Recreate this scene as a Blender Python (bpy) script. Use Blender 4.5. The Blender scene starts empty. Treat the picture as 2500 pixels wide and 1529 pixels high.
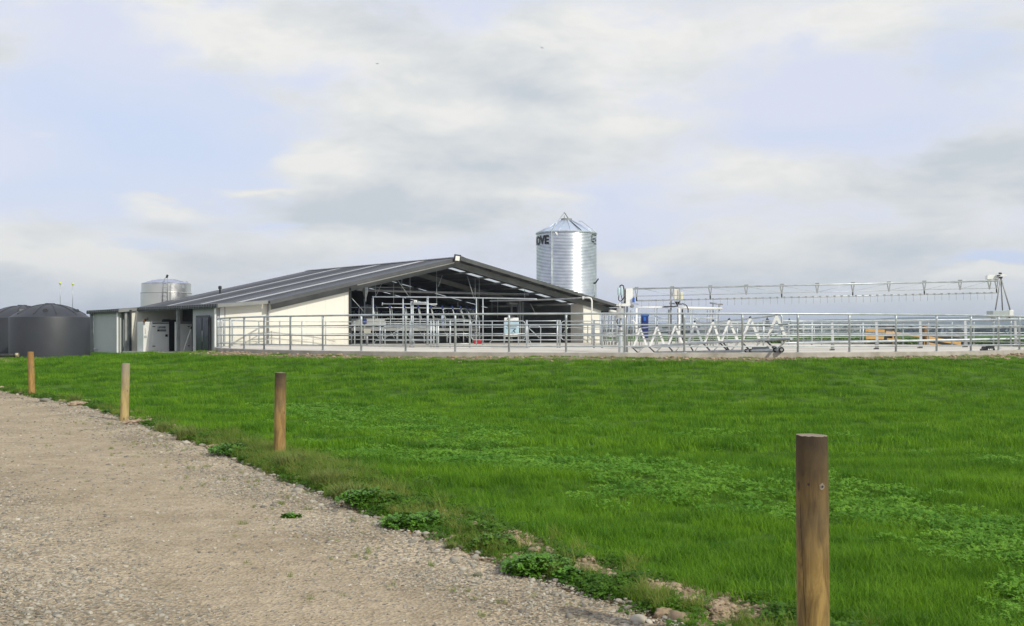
import bpy, bmesh, math, random
from mathutils import Vector, Matrix, noise
random.seed(7)
PI = math.pi
R = math.radians
sc = bpy.context.scene
col = sc.collection

# ------------------------------------------------------------------ camera
F = 2800.0                      # focal length in photo pixels (photo 2500 wide)
EYE = 1.7
HZ = 814.0                      # horizon row in the photo
cam = bpy.data.cameras.new('camera')
cam.sensor_width = 36.0
cam.lens = 36.0 * F / 2500.0
cam.shift_y = (HZ - 764.5) / 2500.0
cam.clip_start = 0.1
cam.clip_end = 20000
cam_o = bpy.data.objects.new('camera', cam)
col.objects.link(cam_o)
cam_o.location = (0, 0, EYE)
cam_o.rotation_euler = (R(90), 0, 0)
sc.camera = cam_o
sc.view_settings.view_transform = 'Standard'
sc.view_settings.look = 'None'
sc.view_settings.gamma = 1
sc.view_settings.exposure = 0
sc.cycles.max_bounces = 6
sc.cycles.diffuse_bounces = 3
sc.cycles.transparent_max_bounces = 12
sc.cycles.sample_clamp_indirect = 4

# ------------------------------------------------------------------ sky + sun
SUN_AZ, SUN_EL = 44.0, 35.0     # azimuth from -Y towards +X
sd = Vector((math.sin(R(SUN_AZ)) * math.cos(R(SUN_EL)), -math.cos(R(SUN_AZ)) * math.cos(R(SUN_EL)), math.sin(R(SUN_EL))))
sl = bpy.data.lights.new('sun', 'SUN')
sl.energy = 3.1
sl.angle = R(1.5)
sl.color = (1.0, 0.955, 0.81)
so = bpy.data.objects.new('sun', sl)
col.objects.link(so)
so.location = (20, -20, 40)
so.rotation_euler = (-sd).to_track_quat('-Z', 'Y').to_euler()

def build_world():
    w = bpy.data.worlds.new('World')
    sc.world = w
    w.use_nodes = True
    nt = w.node_tree
    N, L = nt.nodes, nt.links
    bg = N['Background']
    bg.inputs['Strength'].default_value = 0.1
    sky = N.new('ShaderNodeTexSky')
    sky.sky_type = 'NISHITA'
    sky.sun_disc = False
    sky.sun_elevation = R(SUN_EL)
    sky.sun_rotation = R(180 - SUN_AZ)
    tc = N.new('ShaderNodeTexCoord')
    sep = N.new('ShaderNodeSeparateXYZ')
    L.new(tc.outputs['Generated'], sep.inputs[0])
    def M(op, a, b=None, c=None, clamp=False):
        n = N.new('ShaderNodeMath'); n.operation = op; n.use_clamp = clamp
        for i, v in enumerate((a, b, c)):
            if v is None: continue
            if isinstance(v, (int, float)): n.inputs[i].default_value = v
            else: L.new(v, n.inputs[i])
        return n.outputs[0]
    az = M('ARCTAN2', sep.outputs['X'], sep.outputs['Y'])
    el = M('ARCSINE', sep.outputs['Z'])
    comb = N.new('ShaderNodeCombineXYZ')
    L.new(az, comb.inputs[0]); L.new(M('MULTIPLY', el, 2.6), comb.inputs[1])
    def noise_(scale, det, rough, seed, dist=0.0):
        n = N.new('ShaderNodeTexNoise'); n.noise_dimensions = '4D'
        n.inputs['Scale'].default_value = scale; n.inputs['Detail'].default_value = det
        n.inputs['Roughness'].default_value = rough; n.inputs['W'].default_value = seed
        n.inputs['Distortion'].default_value = dist
        L.new(comb.outputs[0], n.inputs['Vector'])
        return n
    wn = noise_(5.0, 5, 0.55, 3.1)
    ws = N.new('ShaderNodeSeparateColor'); L.new(wn.outputs['Color'], ws.inputs[0])
    az2 = M('ADD', az, M('MULTIPLY', M('SUBTRACT', ws.outputs[0], 0.5), 0.20))
    el2 = M('ADD', el, M('MULTIPLY', M('SUBTRACT', ws.outputs[1], 0.5), 0.09))
    def field(blobs):
        tot = None
        for (px, py, rx, ry, amp) in blobs:
            a = math.atan((px - 1250) / F)
            e = math.atan((HZ - py) * math.cos(a) / F)
            dx = M('MULTIPLY', M('SUBTRACT', az2, a), F / rx)
            dy = M('MULTIPLY', M('SUBTRACT', el2, e), F / ry)
            d = M('ADD', M('MULTIPLY', dx, dx), M('MULTIPLY', dy, dy))
            g = M('MULTIPLY', M('EXPONENT', M('MULTIPLY', d, -1.0)), amp)
            tot = g if tot is None else M('ADD', tot, g)
        return tot
    dark = field([(840, 510, 190, 45, .95), (1080, 545, 260, 50, .6), (2440, 405, 260, 80, .9), (430, 540, 130, 28, .5),
                  (2000, 605, 520, 36, .6), (1240, 225, 210, 65, .62), (500, 625, 130, 30, .5), (1650, 700, 420, 34, .6),
                  (1640, 340, 200, 60, .45), (1150, 400, 280, 70, .55), (850, 30, 300, 70, .35), (150, 720, 420, 50, .4),
                  (1280, 740, 1700, 40, .15), (1350, 620, 200, 40, .3), (1000, 330, 180, 40, .25), (440, 300, 120, 25, .2)])
    bright = field([(660, 130, 330, 90, .7), (810, 410, 110, 50, .9), (130, 355, 90, 16, .9), (650, 462, 90, 10, 1.0),
                    (1420, 90, 260, 60, .6), (1700, 610, 260, 30, .8), (1540, 650, 60, 30, .9), (1900, 420, 170, 70, .8),
                    (120, 610, 230, 40, .9), (420, 500, 170, 18, .8), (830, 600, 200, 30, .6), (1100, 290, 220, 30, .7),
                    (1330, 490, 260, 22, .6), (1480, 270, 220, 30, .6), (2300, 250, 260, 60, .3), (2380, 672, 150, 16, 1.1),
                    (2200, 690, 300, 14, .5), (1900, 60, 350, 60, .4), (300, 20, 300, 40, .3), (260, 640, 260, 24, .6)])
    blue = field([(450, 340, 330, 120, 1.1), (1500, 490, 110, 50, .6), (2050, 290, 300, 45, .6), (120, 480, 200, 50, .7),
                  (2440, 640, 110, 18, 1.3), (1260, 30, 160, 50, .2), (2420, 110, 160, 90, .7), (330, 590, 150, 12, .6),
                  (700, 540, 60, 10, .5), (1150, 330, 300, 140, -.7), (1500, 250, 300, 120, -.5), (1850, 500, 300, 60, -.4), (900, 200, 250, 80, -.3), (100, 250, 200, 60, .5), (1560, 580, 100, 30, .6), (1700, 480, 100, 40, .3)])
    def mix(fac, a, b):
        n = N.new('ShaderNodeMix'); n.data_type = 'RGBA'; n.clamp_factor = True
        if isinstance(fac, (int, float)): n.inputs[0].default_value = fac
        else: L.new(fac, n.inputs[0])
        for s, v in ((6, a), (7, b)):
            if isinstance(v, tuple): n.inputs[s].default_value = (*v, 1)
            else: L.new(v, n.inputs[s])
        return n.outputs[2]
    n1 = noise_(3.4, 9, 0.58, 0.4, 0.35)
    n2 = noise_(8.5, 10, 0.62, 7.7, 0.3)
    c1 = M('SUBTRACT', n1.outputs['Fac'], 0.5); c2 = M('SUBTRACT', n2.outputs['Fac'], 0.5)
    def sstep(v, a, b):
        n = N.new('ShaderNodeMapRange'); n.interpolation_type = 'SMOOTHSTEP'; n.clamp = True
        L.new(v, n.inputs[0]); n.inputs[1].default_value = a; n.inputs[2].default_value = b; return n.outputs[0]
    body = M('ADD', M('ADD', M('MULTIPLY', c1, .9), M('MULTIPLY', c2, .55)),
             M('SUBTRACT', M('MULTIPLY', M('ADD', bright, dark), .26), M('MULTIPLY', blue, .20)))
    cov = sstep(body, -.06, .17)
    shade = M('ADD', M('SUBTRACT', M('MULTIPLY', dark, .80), M('MULTIPLY', bright, .45)), M('ADD', M('MULTIPLY', c2, 2.6), .30), clamp=True)
    clear = mix(M('MULTIPLY', M('ADD', blue, M('MULTIPLY', c1, 1.2)), 1.0, clamp=True), (8.0, 8.3, 9.7), (6.9, 7.8, 9.9))
    clear = mix(.86, sky.outputs[0], clear)
    cloud = mix(shade, (9.15, 9.05, 8.5), (5.9, 6.4, 6.75))
    c = mix(M('MULTIPLY', cov, .88), clear, cloud)
    L.new(c, bg.inputs['Color'])
build_world()

# ------------------------------------------------------------------ materials
def mat(name, c1, c2=None, rough=0.6, metal=0.0, scale=3.0, bump=0.0, bscale=None, detail=6, coord='Object', c3=None,
        stretch=None, spec=0.5, lo=0.35, hi=0.65):
    m = bpy.data.materials.new(name); m.use_nodes = True
    nt = m.node_tree; N, L = nt.nodes, nt.links
    b = N['Principled BSDF']
    b.inputs['Roughness'].default_value = rough
    b.inputs['Metallic'].default_value = metal
    b.inputs['Specular IOR Level'].default_value = spec
    tc = N.new('ShaderNodeTexCoord'); vec = tc.outputs[coord]
    if stretch:
        mp = N.new('ShaderNodeMapping'); mp.inputs['Scale'].default_value = stretch
        L.new(vec, mp.inputs[0]); vec = mp.outputs[0]
    c2 = c2 or tuple(v * 0.82 for v in c1)
    n = N.new('ShaderNodeTexNoise'); n.inputs['Scale'].default_value = scale; n.inputs['Detail'].default_value = detail
    L.new(vec, n.inputs['Vector'])
    r = N.new('ShaderNodeValToRGB'); L.new(n.outputs['Fac'], r.inputs[0])
    r.color_ramp.elements[0].position = lo; r.color_ramp.elements[0].color = (*c2, 1)
    r.color_ramp.elements[1].position = hi; r.color_ramp.elements[1].color = (*c1, 1)
    if c3:
        e = r.color_ramp.elements.new(0.5); e.color = (*c3, 1)
    L.new(r.outputs[0], b.inputs['Base Color'])
    if bump:
        n2 = N.new('ShaderNodeTexNoise'); n2.inputs['Scale'].default_value = bscale or scale * 6; n2.inputs['Detail'].default_value = 5
        L.new(vec, n2.inputs['Vector'])
        bp = N.new('ShaderNodeBump'); bp.inputs['Strength'].default_value = bump; bp.inputs['Distance'].default_value = 0.02
        L.new(n2.outputs['Fac'], bp.inputs['Height']); L.new(bp.outputs[0], b.inputs['Normal'])
    return m

GALV = mat('galvanised_steel', (.56, .60, .61), (.40, .44, .46), .42, .4, 2.5, .05)
GALV_D = mat('weathered_galvanised_steel', (.36, .37, .37), (.26, .27, .27), .5, .4, 2.0, .05)
def weather(m, c, lo, hi, amt, scale, zfade=None):
    nt = m.node_tree; N, L = nt.nodes, nt.links; b = N['Principled BSDF']; src = b.inputs['Base Color'].links[0].from_socket
    g = N.new('ShaderNodeNewGeometry'); n = N.new('ShaderNodeTexNoise'); n.inputs['Scale'].default_value = scale; n.inputs['Detail'].default_value = 9; n.inputs['Roughness'].default_value = .65; L.new(g.outputs['Position'], n.inputs['Vector'])
    r = N.new('ShaderNodeMapRange'); L.new(n.outputs[0], r.inputs[0]); r.inputs[1].default_value = lo; r.inputs[2].default_value = hi; r.inputs[4].default_value = amt; f = r.outputs[0]
    if zfade:
        sp = N.new('ShaderNodeSeparateXYZ'); L.new(g.outputs['Position'], sp.inputs[0]); z = N.new('ShaderNodeMapRange'); L.new(sp.outputs[2], z.inputs[0]); z.inputs[1].default_value = zfade[0]; z.inputs[2].default_value = zfade[1]; z.inputs[3].default_value = 1; z.inputs[4].default_value = 0
        q = N.new('ShaderNodeMath'); q.operation = 'MULTIPLY'; L.new(f, q.inputs[0]); L.new(z.outputs[0], q.inputs[1]); f = q.outputs[0]
    x = N.new('ShaderNodeMix'); x.data_type = 'RGBA'; L.new(f, x.inputs[0]); L.new(src, x.inputs[6]); x.inputs[7].default_value = (*c, 1); L.new(x.outputs[2], b.inputs['Base Color']); return m
CREAM = mat('cream_insulated_panel', (.80, .775, .69), (.76, .735, .65), .45, 0, .6, .02)
GREYP = mat('shaded_and_grey_panel', (.44, .455, .45), (.40, .415, .41), .5, 0, .7)  # unlit side walls carry their shade in this grey; plain grey fittings too
WHITE = mat('white_paint', (.80, .80, .78), (.74, .74, .72), .4, 0, 2)
ROOF = mat('charcoal_roofing_steel', (.062, .066, .076), (.048, .051, .060), .36, .1, .8)
DARK = mat('dark_trim', (.028, .03, .034), (.018, .02, .022), .4)
DARKW = mat('dark_sheet_and_shade', (.035, .035, .037), (.022, .022, .024), .6)  # dark cladding, set near black to put the interior shade into the walls
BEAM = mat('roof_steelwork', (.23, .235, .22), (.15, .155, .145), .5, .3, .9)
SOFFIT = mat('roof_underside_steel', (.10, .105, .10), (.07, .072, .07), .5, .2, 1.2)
BARGE = mat('dark_grey_barge', (.100, .104, .108), (.078, .082, .086), .4, .1, 1.2)
FASCIA = mat('grey_fascia', (.26, .265, .26), (.21, .215, .21), .4, .1, 1.2)
SILO = mat('zincalume', (.78, .82, .87), (.56, .61, .68), .30, .85, 1.4, 0, lo=.3, hi=.7)
SILOR = mat('silo_roof_steel', (.62, .69, .80), (.55, .62, .72), .42, .6, .8)
STAIN = mat('stainless_steel', (.78, .77, .74), (.70, .69, .67), .33, .92, .7)
BLACK = mat('black_rubber', (.02, .02, .021), (.012, .012, .012), .6)
PLAST = mat('charcoal_polyethylene', (.036, .040, .048), (.028, .031, .038), .5, 0, 1.2, .03)
BLUE = mat('blue_plastic', (.015, .03, .16), (.01, .02, .11), .35)
BLUEB = mat('bright_blue_plastic', (.02, .13, .52), (.015, .10, .42), .35)
PALEB = mat('pale_blue_panel', (.42, .58, .66), (.36, .51, .60), .4)
TEAL = mat('frosted_filter_bowl', (.48, .60, .63), (.42, .54, .58), .3)
RED = mat('red_plastic', (.55, .02, .04), (.4, .015, .03), .4)
YEL = mat('yellow_green_plastic', (.62, .68, .08), (.55, .6, .06), .4)
NAVY = mat('tinted_door', (.02, .022, .04), (.014, .015, .028), .12)
CONC = mat('concrete', (.66, .63, .56), (.55, .52, .46), .85, 0, .35, .25, 18, 9)
CONC_G = mat('kerb_concrete', (.46, .43, .375), (.37, .345, .30), .9, 0, 2.5, .3, 25)
weather(CONC, (.42, .37, .29), .45, .72, .75, .55); weather(CONC_G, (.22, .20, .16), .45, .7, .7, 1.3); weather(CREAM, (.50, .44, .33), .35, .75, .7, 2.2, (1.0, 1.7)); weather(PLAST, (.07, .069, .066), .55, .85, .35, 1.2); weather(GALV, (.33, .32, .29), .52, .7, .5, 1.1); weather(ROOF, (.10, .10, .10), .45, .75, .7, .6)
TIMBER = mat('new_sawn_timber', (.62, .36, .13), (.50, .27, .09), .7, 0, 1.2, .15, stretch=(1, 1, 6))
POLE_B = mat('treated_brown_pole', (.30, .15, .05), (.18, .085, .03), .8, 0, 2.5, .2)
SKYL = bpy.data.materials.new('translucent_sheet'); SKYL.use_nodes = True
def _skyl():
    nt = SKYL.node_tree; N, L = nt.nodes, nt.links
    out = N['Material Output']; p = N['Principled BSDF']
    p.inputs['Base Color'].default_value = (.90, .93, .95, 1); p.inputs['Roughness'].default_value = .35
    t = N.new('ShaderNodeBsdfTranslucent'); t.inputs[0].default_value = (.80, .88, .92, 1)
    n = N.new('ShaderNodeTexNoise'); n.inputs['Scale'].default_value = 2.0
    r = N.new('ShaderNodeMapRange'); r.inputs[3].default_value = .50; r.inputs[4].default_value = .60
    L.new(n.outputs[0], r.inputs[0])
    ms = N.new('ShaderNodeMixShader'); L.new(r.outputs[0], ms.inputs[0])
    L.new(p.outputs[0], ms.inputs[1]); L.new(t.outputs[0], ms.inputs[2]); L.new(ms.outputs[0], out.inputs[0])
_skyl()
PALEG = mat('bright_galvanised_flat', (.52, .54, .56), (.42, .44, .46), .5, .2, 2)
LENS = mat('floodlight_glass', (.85, .84, .78), (.8, .8, .74), .15)

# ------------------------------------------------------------------ mesh helpers
BASE = {}
class MB:
    def __init__(s): s.v = []; s.f = []; s.sm = []
    def add(s, vs, fs, smooth=False):
        o = len(s.v); s.v += [Vector(v) for v in vs]
        s.f += [[i + o for i in f] for f in fs]; s.sm += [smooth] * len(fs); return s
    def hexa(s, p):                       # 8 points: bottom 4 ccw, top 4 ccw
        return s.add(p, [(3, 2, 1, 0), (4, 5, 6, 7), (0, 1, 5, 4), (1, 2, 6, 5), (2, 3, 7, 6), (3, 0, 4, 7)])
    def box(s, a, b):
        (x0, y0, z0), (x1, y1, z1) = a, b
        return s.hexa([(x0, y0, z0), (x1, y0, z0), (x1, y1, z0), (x0, y1, z0), (x0, y0, z1), (x1, y0, z1), (x1, y1, z1), (x0, y1, z1)])
    def bar(s, a, b, w, h, up=(0, 0, 1)):  # rectangular bar from a to b
        a, b = Vector(a), Vector(b); d = (b - a).normalized(); up = Vector(up)
        if abs(d.dot(up)) > .99: up = Vector((1, 0, 0))
        x = d.cross(up).normalized() * (w / 2); y = x.cross(d).normalized() * (h / 2)
        return s.hexa([a - x - y, a + x - y, b + x - y, b - x - y, a - x + y, a + x + y, b + x + y, b - x + y])
    def tube(s, pts, r, n=8, closed=False, cap=True):
        pts = [Vector(p) for p in pts]; m = len(pts); rs = r if isinstance(r, (list, tuple)) else [r] * m
        vs = []; prev = None
        for i, p in enumerate(pts):
            if closed: d = pts[(i + 1) % m] - pts[i - 1]
            else: d = pts[min(i + 1, m - 1)] - pts[max(i - 1, 0)]
            d.normalize()
            if prev is None:
                u = Vector((0, 0, 1)) if abs(d.z) < .9 else Vector((1, 0, 0))
                x = d.cross(u).normalized()
            else:
                x = (prev - d * prev.dot(d)).normalized()
            prev = x; y = d.cross(x)
            for k in range(n):
                a = 2 * PI * k / n; vs.append(p + (x * math.cos(a) + y * math.sin(a)) * rs[i])
        fs = []
        for i in range(m if closed else m - 1):
            for k in range(n):
                j = (i + 1) % m
                fs.append((i * n + k, i * n + (k + 1) % n, j * n + (k + 1) % n, j * n + k))
        s.add(vs, fs, True)
        if cap and not closed:
            o = len(s.v) - len(vs)
            s.f += [[o + k for k in range(n)][::-1], [o + (m - 1) * n + k for k in range(n)]]; s.sm += [False, False]
        return s
    def lathe(s, c, prof, n=48, smooth=True, a0=0, a1=2 * PI):
        if smooth and len(prof) > 2:      # split at sharp corners so that they shade crisply
            cut = []
            for i in range(1, len(prof) - 1):
                u = Vector((prof[i][0] - prof[i - 1][0], prof[i][1] - prof[i - 1][1])); w = Vector((prof[i + 1][0] - prof[i][0], prof[i + 1][1] - prof[i][1]))
                if u.length > 1e-6 and w.length > 1e-6 and u.angle(w) > .6: cut.append(i)
            if cut:
                q = [0] + cut + [len(prof) - 1]
                for i0, i1 in zip(q, q[1:]): s.lathe(c, prof[i0:i1 + 1], n, smooth, a0, a1)
                return s
        c = Vector(c); full = abs(a1 - a0 - 2 * PI) < 1e-6; m = n if full else n + 1; vs = []
        for (r, z) in prof:
            for k in range(m):
                a = a0 + (a1 - a0) * k / n; vs.append(c + Vector((r * math.cos(a), r * math.sin(a), z)))
        fs = []
        for i in range(len(prof) - 1):
            for k in range(n):
                j = (k + 1) % m; fs.append((i * m + k, i * m + j, (i + 1) * m + j, (i + 1) * m + k))
        return s.add(vs, fs, smooth)
    def prism(s, poly, off):               # poly: list of 3D points (planar), off: extrusion vector
        off = Vector(off); n = len(poly); poly = [Vector(p) for p in poly]
        return s.add(poly + [p + off for p in poly], [tuple(range(n))[::-1], tuple(range(n, 2 * n))] +
                     [(i, (i + 1) % n, n + (i + 1) % n, n + i) for i in range(n)])
    def ball(s, c, r, n=12, sq=1.0):
        prof = [(max(r * math.sin(PI * i / n), 1e-4), -r * sq * math.cos(PI * i / n)) for i in range(n + 1)]
        return s.lathe(c, prof, n * 2)

def tag(o, label=None, cat=None, group=None, kind=None):
    if label: o['label'] = label
    if cat: o['category'] = cat
    if group: o['group'] = group
    if kind: o['kind'] = kind
    return o
def thing(name, loc, label, cat, group=None):
    o = bpy.data.objects.new(name, None); col.objects.link(o); o.location = loc
    o.empty_display_size = .3
    BASE[o.name] = Vector(loc)
    return tag(o, label, cat, group)
def build(mb, name, m, parent=None, bevel=0, fix=True, base=None):
    b = Vector((0, 0, 0))
    if parent is not None: b = BASE[parent.name]
    elif base is not None: b = Vector(base)
    me = bpy.data.meshes.new(name)
    me.from_pydata([v - b for v in mb.v], [], mb.f)
    me.polygons.foreach_set('use_smooth', mb.sm)
    me.materials.append(m); me.update()
    if fix:
        bm = bmesh.new(); bm.from_mesh(me); bmesh.ops.recalc_face_normals(bm, faces=bm.faces); bm.to_mesh(me); bm.free()
    o = bpy.data.objects.new(name, me); col.objects.link(o)
    if parent is not None: o.parent = parent
    elif base is not None: o.location = base
    BASE[o.name] = b
    if bevel:
        md = o.modifiers.new('bevel', 'BEVEL'); md.width = bevel; md.segments = 2; md.limit_method = 'ANGLE'
    return o
def copy_tree(o, parent=None):
    c = o.copy(); col.objects.link(c)
    if parent is not None: c.parent = parent
    for ch in list(o.children): copy_tree(ch, c)
    return c
def P(px, py, d):                          # a measured point: photo column, row and distance
    return Vector(((px - 1250) / F * d, d, EYE - (py - HZ) / F * d))
def arc(c, r, a0, a1, z, n):
    return [(c[0] + r * math.cos(a0 + (a1 - a0) * i / n), c[1] + r * math.sin(a0 + (a1 - a0) * i / n), z) for i in range(n + 1)]

YZ = 1.05                                  # yard level
CY = Vector((5.26, 57.1, 0)); RY = 19.3    # round yard
U = Vector((-.618, .786, 0)); V = Vector((.786, .618, 0)); C0 = Vector((-13.3, 62.8, 0))
def B(t, s, z): return C0 + V * t + U * s + Vector((0, 0, YZ + z))   # building frame, z above yard

# ------------------------------------------------------------------ terrain
def sm(x): x = max(0., min(1., x)); return x * x * (3 - 2 * x)
EDGE = [(4.0, 0), (3.0, 2), (2.0, 4), (1.28, 5.5), (.785, 6.66), (.62, 6.94), (0, 7.92), (-.857, 9.6), (-1.84, 11.44), (-4.46, 16.6),
        (-6.92, 21.06), (-9.5, 25.6), (-14.4, 32.2), (-19.5, 37.0), (-26, 40), (-60, 46), (-200, 60)]
def edge_x(y):
    for (x0, y0), (x1, y1) in zip(EDGE, EDGE[1:]):
        if y0 <= y <= y1: return x0 + (x1 - x0) * (y - y0) / (y1 - y0)
    return 4.0 if y < 0 else -400.
def hgt(x, y):
    D = math.hypot(x - CY.x, y - CY.y) - RY
    amp = .90 - .32 * sm((-9 - x) / 6) * sm((y - 49) / 8)
    bump = amp * sm(1 - D / 14) if D < 14 else 0
    if D > 0 and y > 60: bump = max(bump * .7, 0)
    rise = .52 * sm((y - 30) / 17)
    h = max(bump, rise) if abs(bump - rise) > .15 else (bump + rise) / 2 + abs(bump - rise) ** 2 / .6 + .0375
    if D < 0: h = .88 - .6 * sm(-D / 1.0)
    n = .065 * noise.noise((x * .14, y * .42, 0)) + .034 * noise.noise((x * .55, y * 1.2, 5)) + .012 * noise.noise((x * 1.6, y * 2.2, 8))
    if y < 60: h += n * sm((x - edge_x(y) + .2) / 1.5) if D > .3 else 0
    else: h += .5 * n
    # verge: low ragged berm beside the road
    e = x - edge_x(y)
    if -.1 < e < 1.1 and y < 40: h += .05 * math.sin(PI * (e + .1) / 1.2) * (.7 + noise.noise((x * 2, y * 2, 9)))
    return h
def axis(fine0, fine1, st, lo, hi, g=1.18):
    a = []; x = fine0
    while x <= fine1: a.append(x); x += st
    s = st; x = a[-1]
    while x < hi: s *= g; x += s; a.append(x)
    s = st; x = a[0]; b = []
    while x > lo: s *= g; x -= s; b.append(x)
    return b[::-1] + a
def ground_material():
    m = bpy.data.materials.new('pasture_ground'); m.use_nodes = True
    nt = m.node_tree; N, L = nt.nodes, nt.links; b = N['Principled BSDF']
    b.inputs['Roughness'].default_value = .95; b.inputs['Specular IOR Level'].default_value = .1
    g = N.new('ShaderNodeNewGeometry')
    def nz(s, d=6):
        n = N.new('ShaderNodeTexNoise'); n.inputs['Scale'].default_value = s; n.inputs['Detail'].default_value = d
        L.new(g.outputs['Position'], n.inputs['Vector']); return n.outputs['Fac']
    def ramp(fac, a, c, p0=.4, p1=.6):
        r = N.new('ShaderNodeValToRGB'); L.new(fac, r.inputs[0])
        r.color_ramp.elements[0].position = p0; r.color_ramp.elements[1].position = p1
        r.color_ramp.elements[0].color = (*a, 1); r.color_ramp.elements[1].color = (*c, 1); return r.outputs[0]
    green = ramp(nz(1.2), (.040, .090, .008), (.078, .165, .012))
    soil = ramp(nz(9), (.19, .145, .09), (.33, .265, .175))
    at = N.new('ShaderNodeAttribute'); at.attribute_name = 'soil'
    mx = N.new('ShaderNodeMix'); mx.data_type = 'RGBA'
    ad = N.new('ShaderNodeMath'); ad.operation = 'MULTIPLY_ADD'; L.new(nz(3.5, 8), ad.inputs[0]); ad.inputs[1].default_value = 2.2
    ad2 = N.new('ShaderNodeMath'); ad2.operation = 'SUBTRACT'; L.new(at.outputs['Fac'], ad2.inputs[0]); ad2.inputs[1].default_value = 1.1
    L.new(ad2.outputs[0], ad.inputs[2])
    ml = N.new('ShaderNodeMath'); ml.operation = 'MULTIPLY'; ml.use_clamp = True
    L.new(ad.outputs[0], ml.inputs[0]); L.new(at.outputs['Fac'], ml.inputs[1])
    L.new(ml.outputs[0], mx.inputs[0]); L.new(green, mx.inputs[6]); L.new(soil, mx.inputs[7])
    L.new(mx.outputs[2], b.inputs['Base Color'])
    bp = N.new('ShaderNodeBump'); bp.inputs['Strength'].default_value = .8; bp.inputs['Distance'].default_value = .03
    L.new(nz(22), bp.inputs['Height']); L.new(bp.outputs[0], b.inputs['Normal'])
    return m
def soil_amt(x, y):
    D = math.hypot(x - CY.x, y - CY.y) - RY
    e = x - edge_x(y)
    v = 0
    if 0 < D < 4.2 and y < 62: v = max(v, 1.25 * (1 - sm(D / 4.2)))
    if e < 0: v = 1.6
    elif e < 1.1 and y < 12: v = max(v, 1.6 * (1 - sm((e - .35) / .75)))
    elif e < .5: v = max(v, 1.0 * (1 - sm(e / .5)))
    if x < -18 and 40 < y < 56: v = max(v, 1.3 * sm((-19.6 - x) / 1.5) * sm((y - 43) / 3))
    return v
def build_ground():
    xs = axis(-20, 22, .3, -6000, 6000); ys = axis(0, 45, .3, -1500, 12000)
    vs = [(x, y, hgt(x, y)) for y in ys for x in xs]; nx = len(xs)
    fs = [(j * nx + i, j * nx + i + 1, (j + 1) * nx + i + 1, (j + 1) * nx + i) for j in range(len(ys) - 1) for i in range(nx - 1)]
    me = bpy.data.meshes.new('ground'); me.from_pydata(vs, [], fs)
    me.polygons.foreach_set('use_smooth', [True] * len(fs))
    a = me.attributes.new('soil', 'FLOAT', 'POINT'); a.data.foreach_set('value', [soil_amt(v[0], v[1]) for v in vs])
    me.materials.append(ground_material())
    o = bpy.data.objects.new('ground', me); col.objects.link(o); tag(o, kind='structure')
build_ground()

def road_material():
    m = bpy.data.materials.new('crushed_gravel'); m.use_nodes = True
    nt = m.node_tree; N, L = nt.nodes, nt.links; b = N['Principled BSDF']
    b.inputs['Roughness'].default_value = .95; b.inputs['Specular IOR Level'].default_value = .15
    g = N.new('ShaderNodeNewGeometry')
    def nz(s, d=6):
        n = N.new('ShaderNodeTexNoise'); n.inputs['Scale'].default_value = s; n.inputs['Detail'].default_value = d
        L.new(g.outputs['Position'], n.inputs['Vector']); return n.outputs['Fac']
    def vor(s, out='Color'):
        n = N.new('ShaderNodeTexVoronoi'); n.inputs['Scale'].default_value = s
        L.new(g.outputs['Position'], n.inputs['Vector']); return n.outputs[out]
    r = N.new('ShaderNodeValToRGB'); L.new(nz(.8, 9), r.inputs[0])
    r.color_ramp.elements[0].position = .38; r.color_ramp.elements[0].color = (.30, .25, .175, 1)
    r.color_ramp.elements[1].position = .62; r.color_ramp.elements[1].color = (.45, .38, .275, 1)
    s1 = N.new('ShaderNodeSeparateColor'); L.new(vor(45), s1.inputs[0])
    r2 = N.new('ShaderNodeValToRGB'); L.new(s1.outputs[0], r2.inputs[0])
    r2.color_ramp.elements[0].color = (.30, .29, .28, 1); r2.color_ramp.elements[1].color = (1.5, 1.47, 1.4, 1)
    mx = N.new('ShaderNodeMix'); mx.data_type = 'RGBA'; mx.blend_type = 'MULTIPLY'; mx.inputs[0].default_value = .75
    L.new(r.outputs[0], mx.inputs[6]); L.new(r2.outputs[0], mx.inputs[7])
    at = N.new('ShaderNodeAttribute'); at.attribute_name = 'worn'
    wf = N.new('ShaderNodeMath'); wf.operation = 'MULTIPLY'; L.new(at.outputs['Fac'], wf.inputs[0]); wf.inputs[1].default_value = .62
    wc = N.new('ShaderNodeValToRGB'); L.new(nz(5, 8), wc.inputs[0]); wc.color_ramp.elements[0].position = .35; wc.color_ramp.elements[0].color = (.35, .28, .185, 1); wc.color_ramp.elements[1].position = .65; wc.color_ramp.elements[1].color = (.47, .385, .27, 1)
    mw = N.new('ShaderNodeMix'); mw.data_type = 'RGBA'; L.new(wf.outputs[0], mw.inputs[0]); L.new(mx.outputs[2], mw.inputs[6]); L.new(wc.outputs[0], mw.inputs[7])
    L.new(mw.outputs[2], b.inputs['Base Color'])
    bp = N.new('ShaderNodeBump'); bp.inputs['Strength'].default_value = 1; bp.inputs['Distance'].default_value = .012
    L.new(vor(45, 'Distance'), bp.inputs['Height'])
    bp2 = N.new('ShaderNodeBump'); bp2.inputs['Strength'].default_value = .8; bp2.inputs['Distance'].default_value = .03
    L.new(nz(9), bp2.inputs['Height']); L.new(bp.outputs[0], bp2.inputs['Normal']); L.new(bp2.outputs[0], b.inputs['Normal'])
    return m
def edge_j(y): return edge_x(y) + .16 * noise.noise((y * 1.1, 3, 0)) + .07 * noise.noise((y * 4.5, 8, 0)) - .03
def road_z(x, y):
    return hgt(x, y) + .012 + .02 * noise.noise((x * .7, y * .7, 2)) * sm((edge_x(y) - x) / .5) + .01
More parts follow.
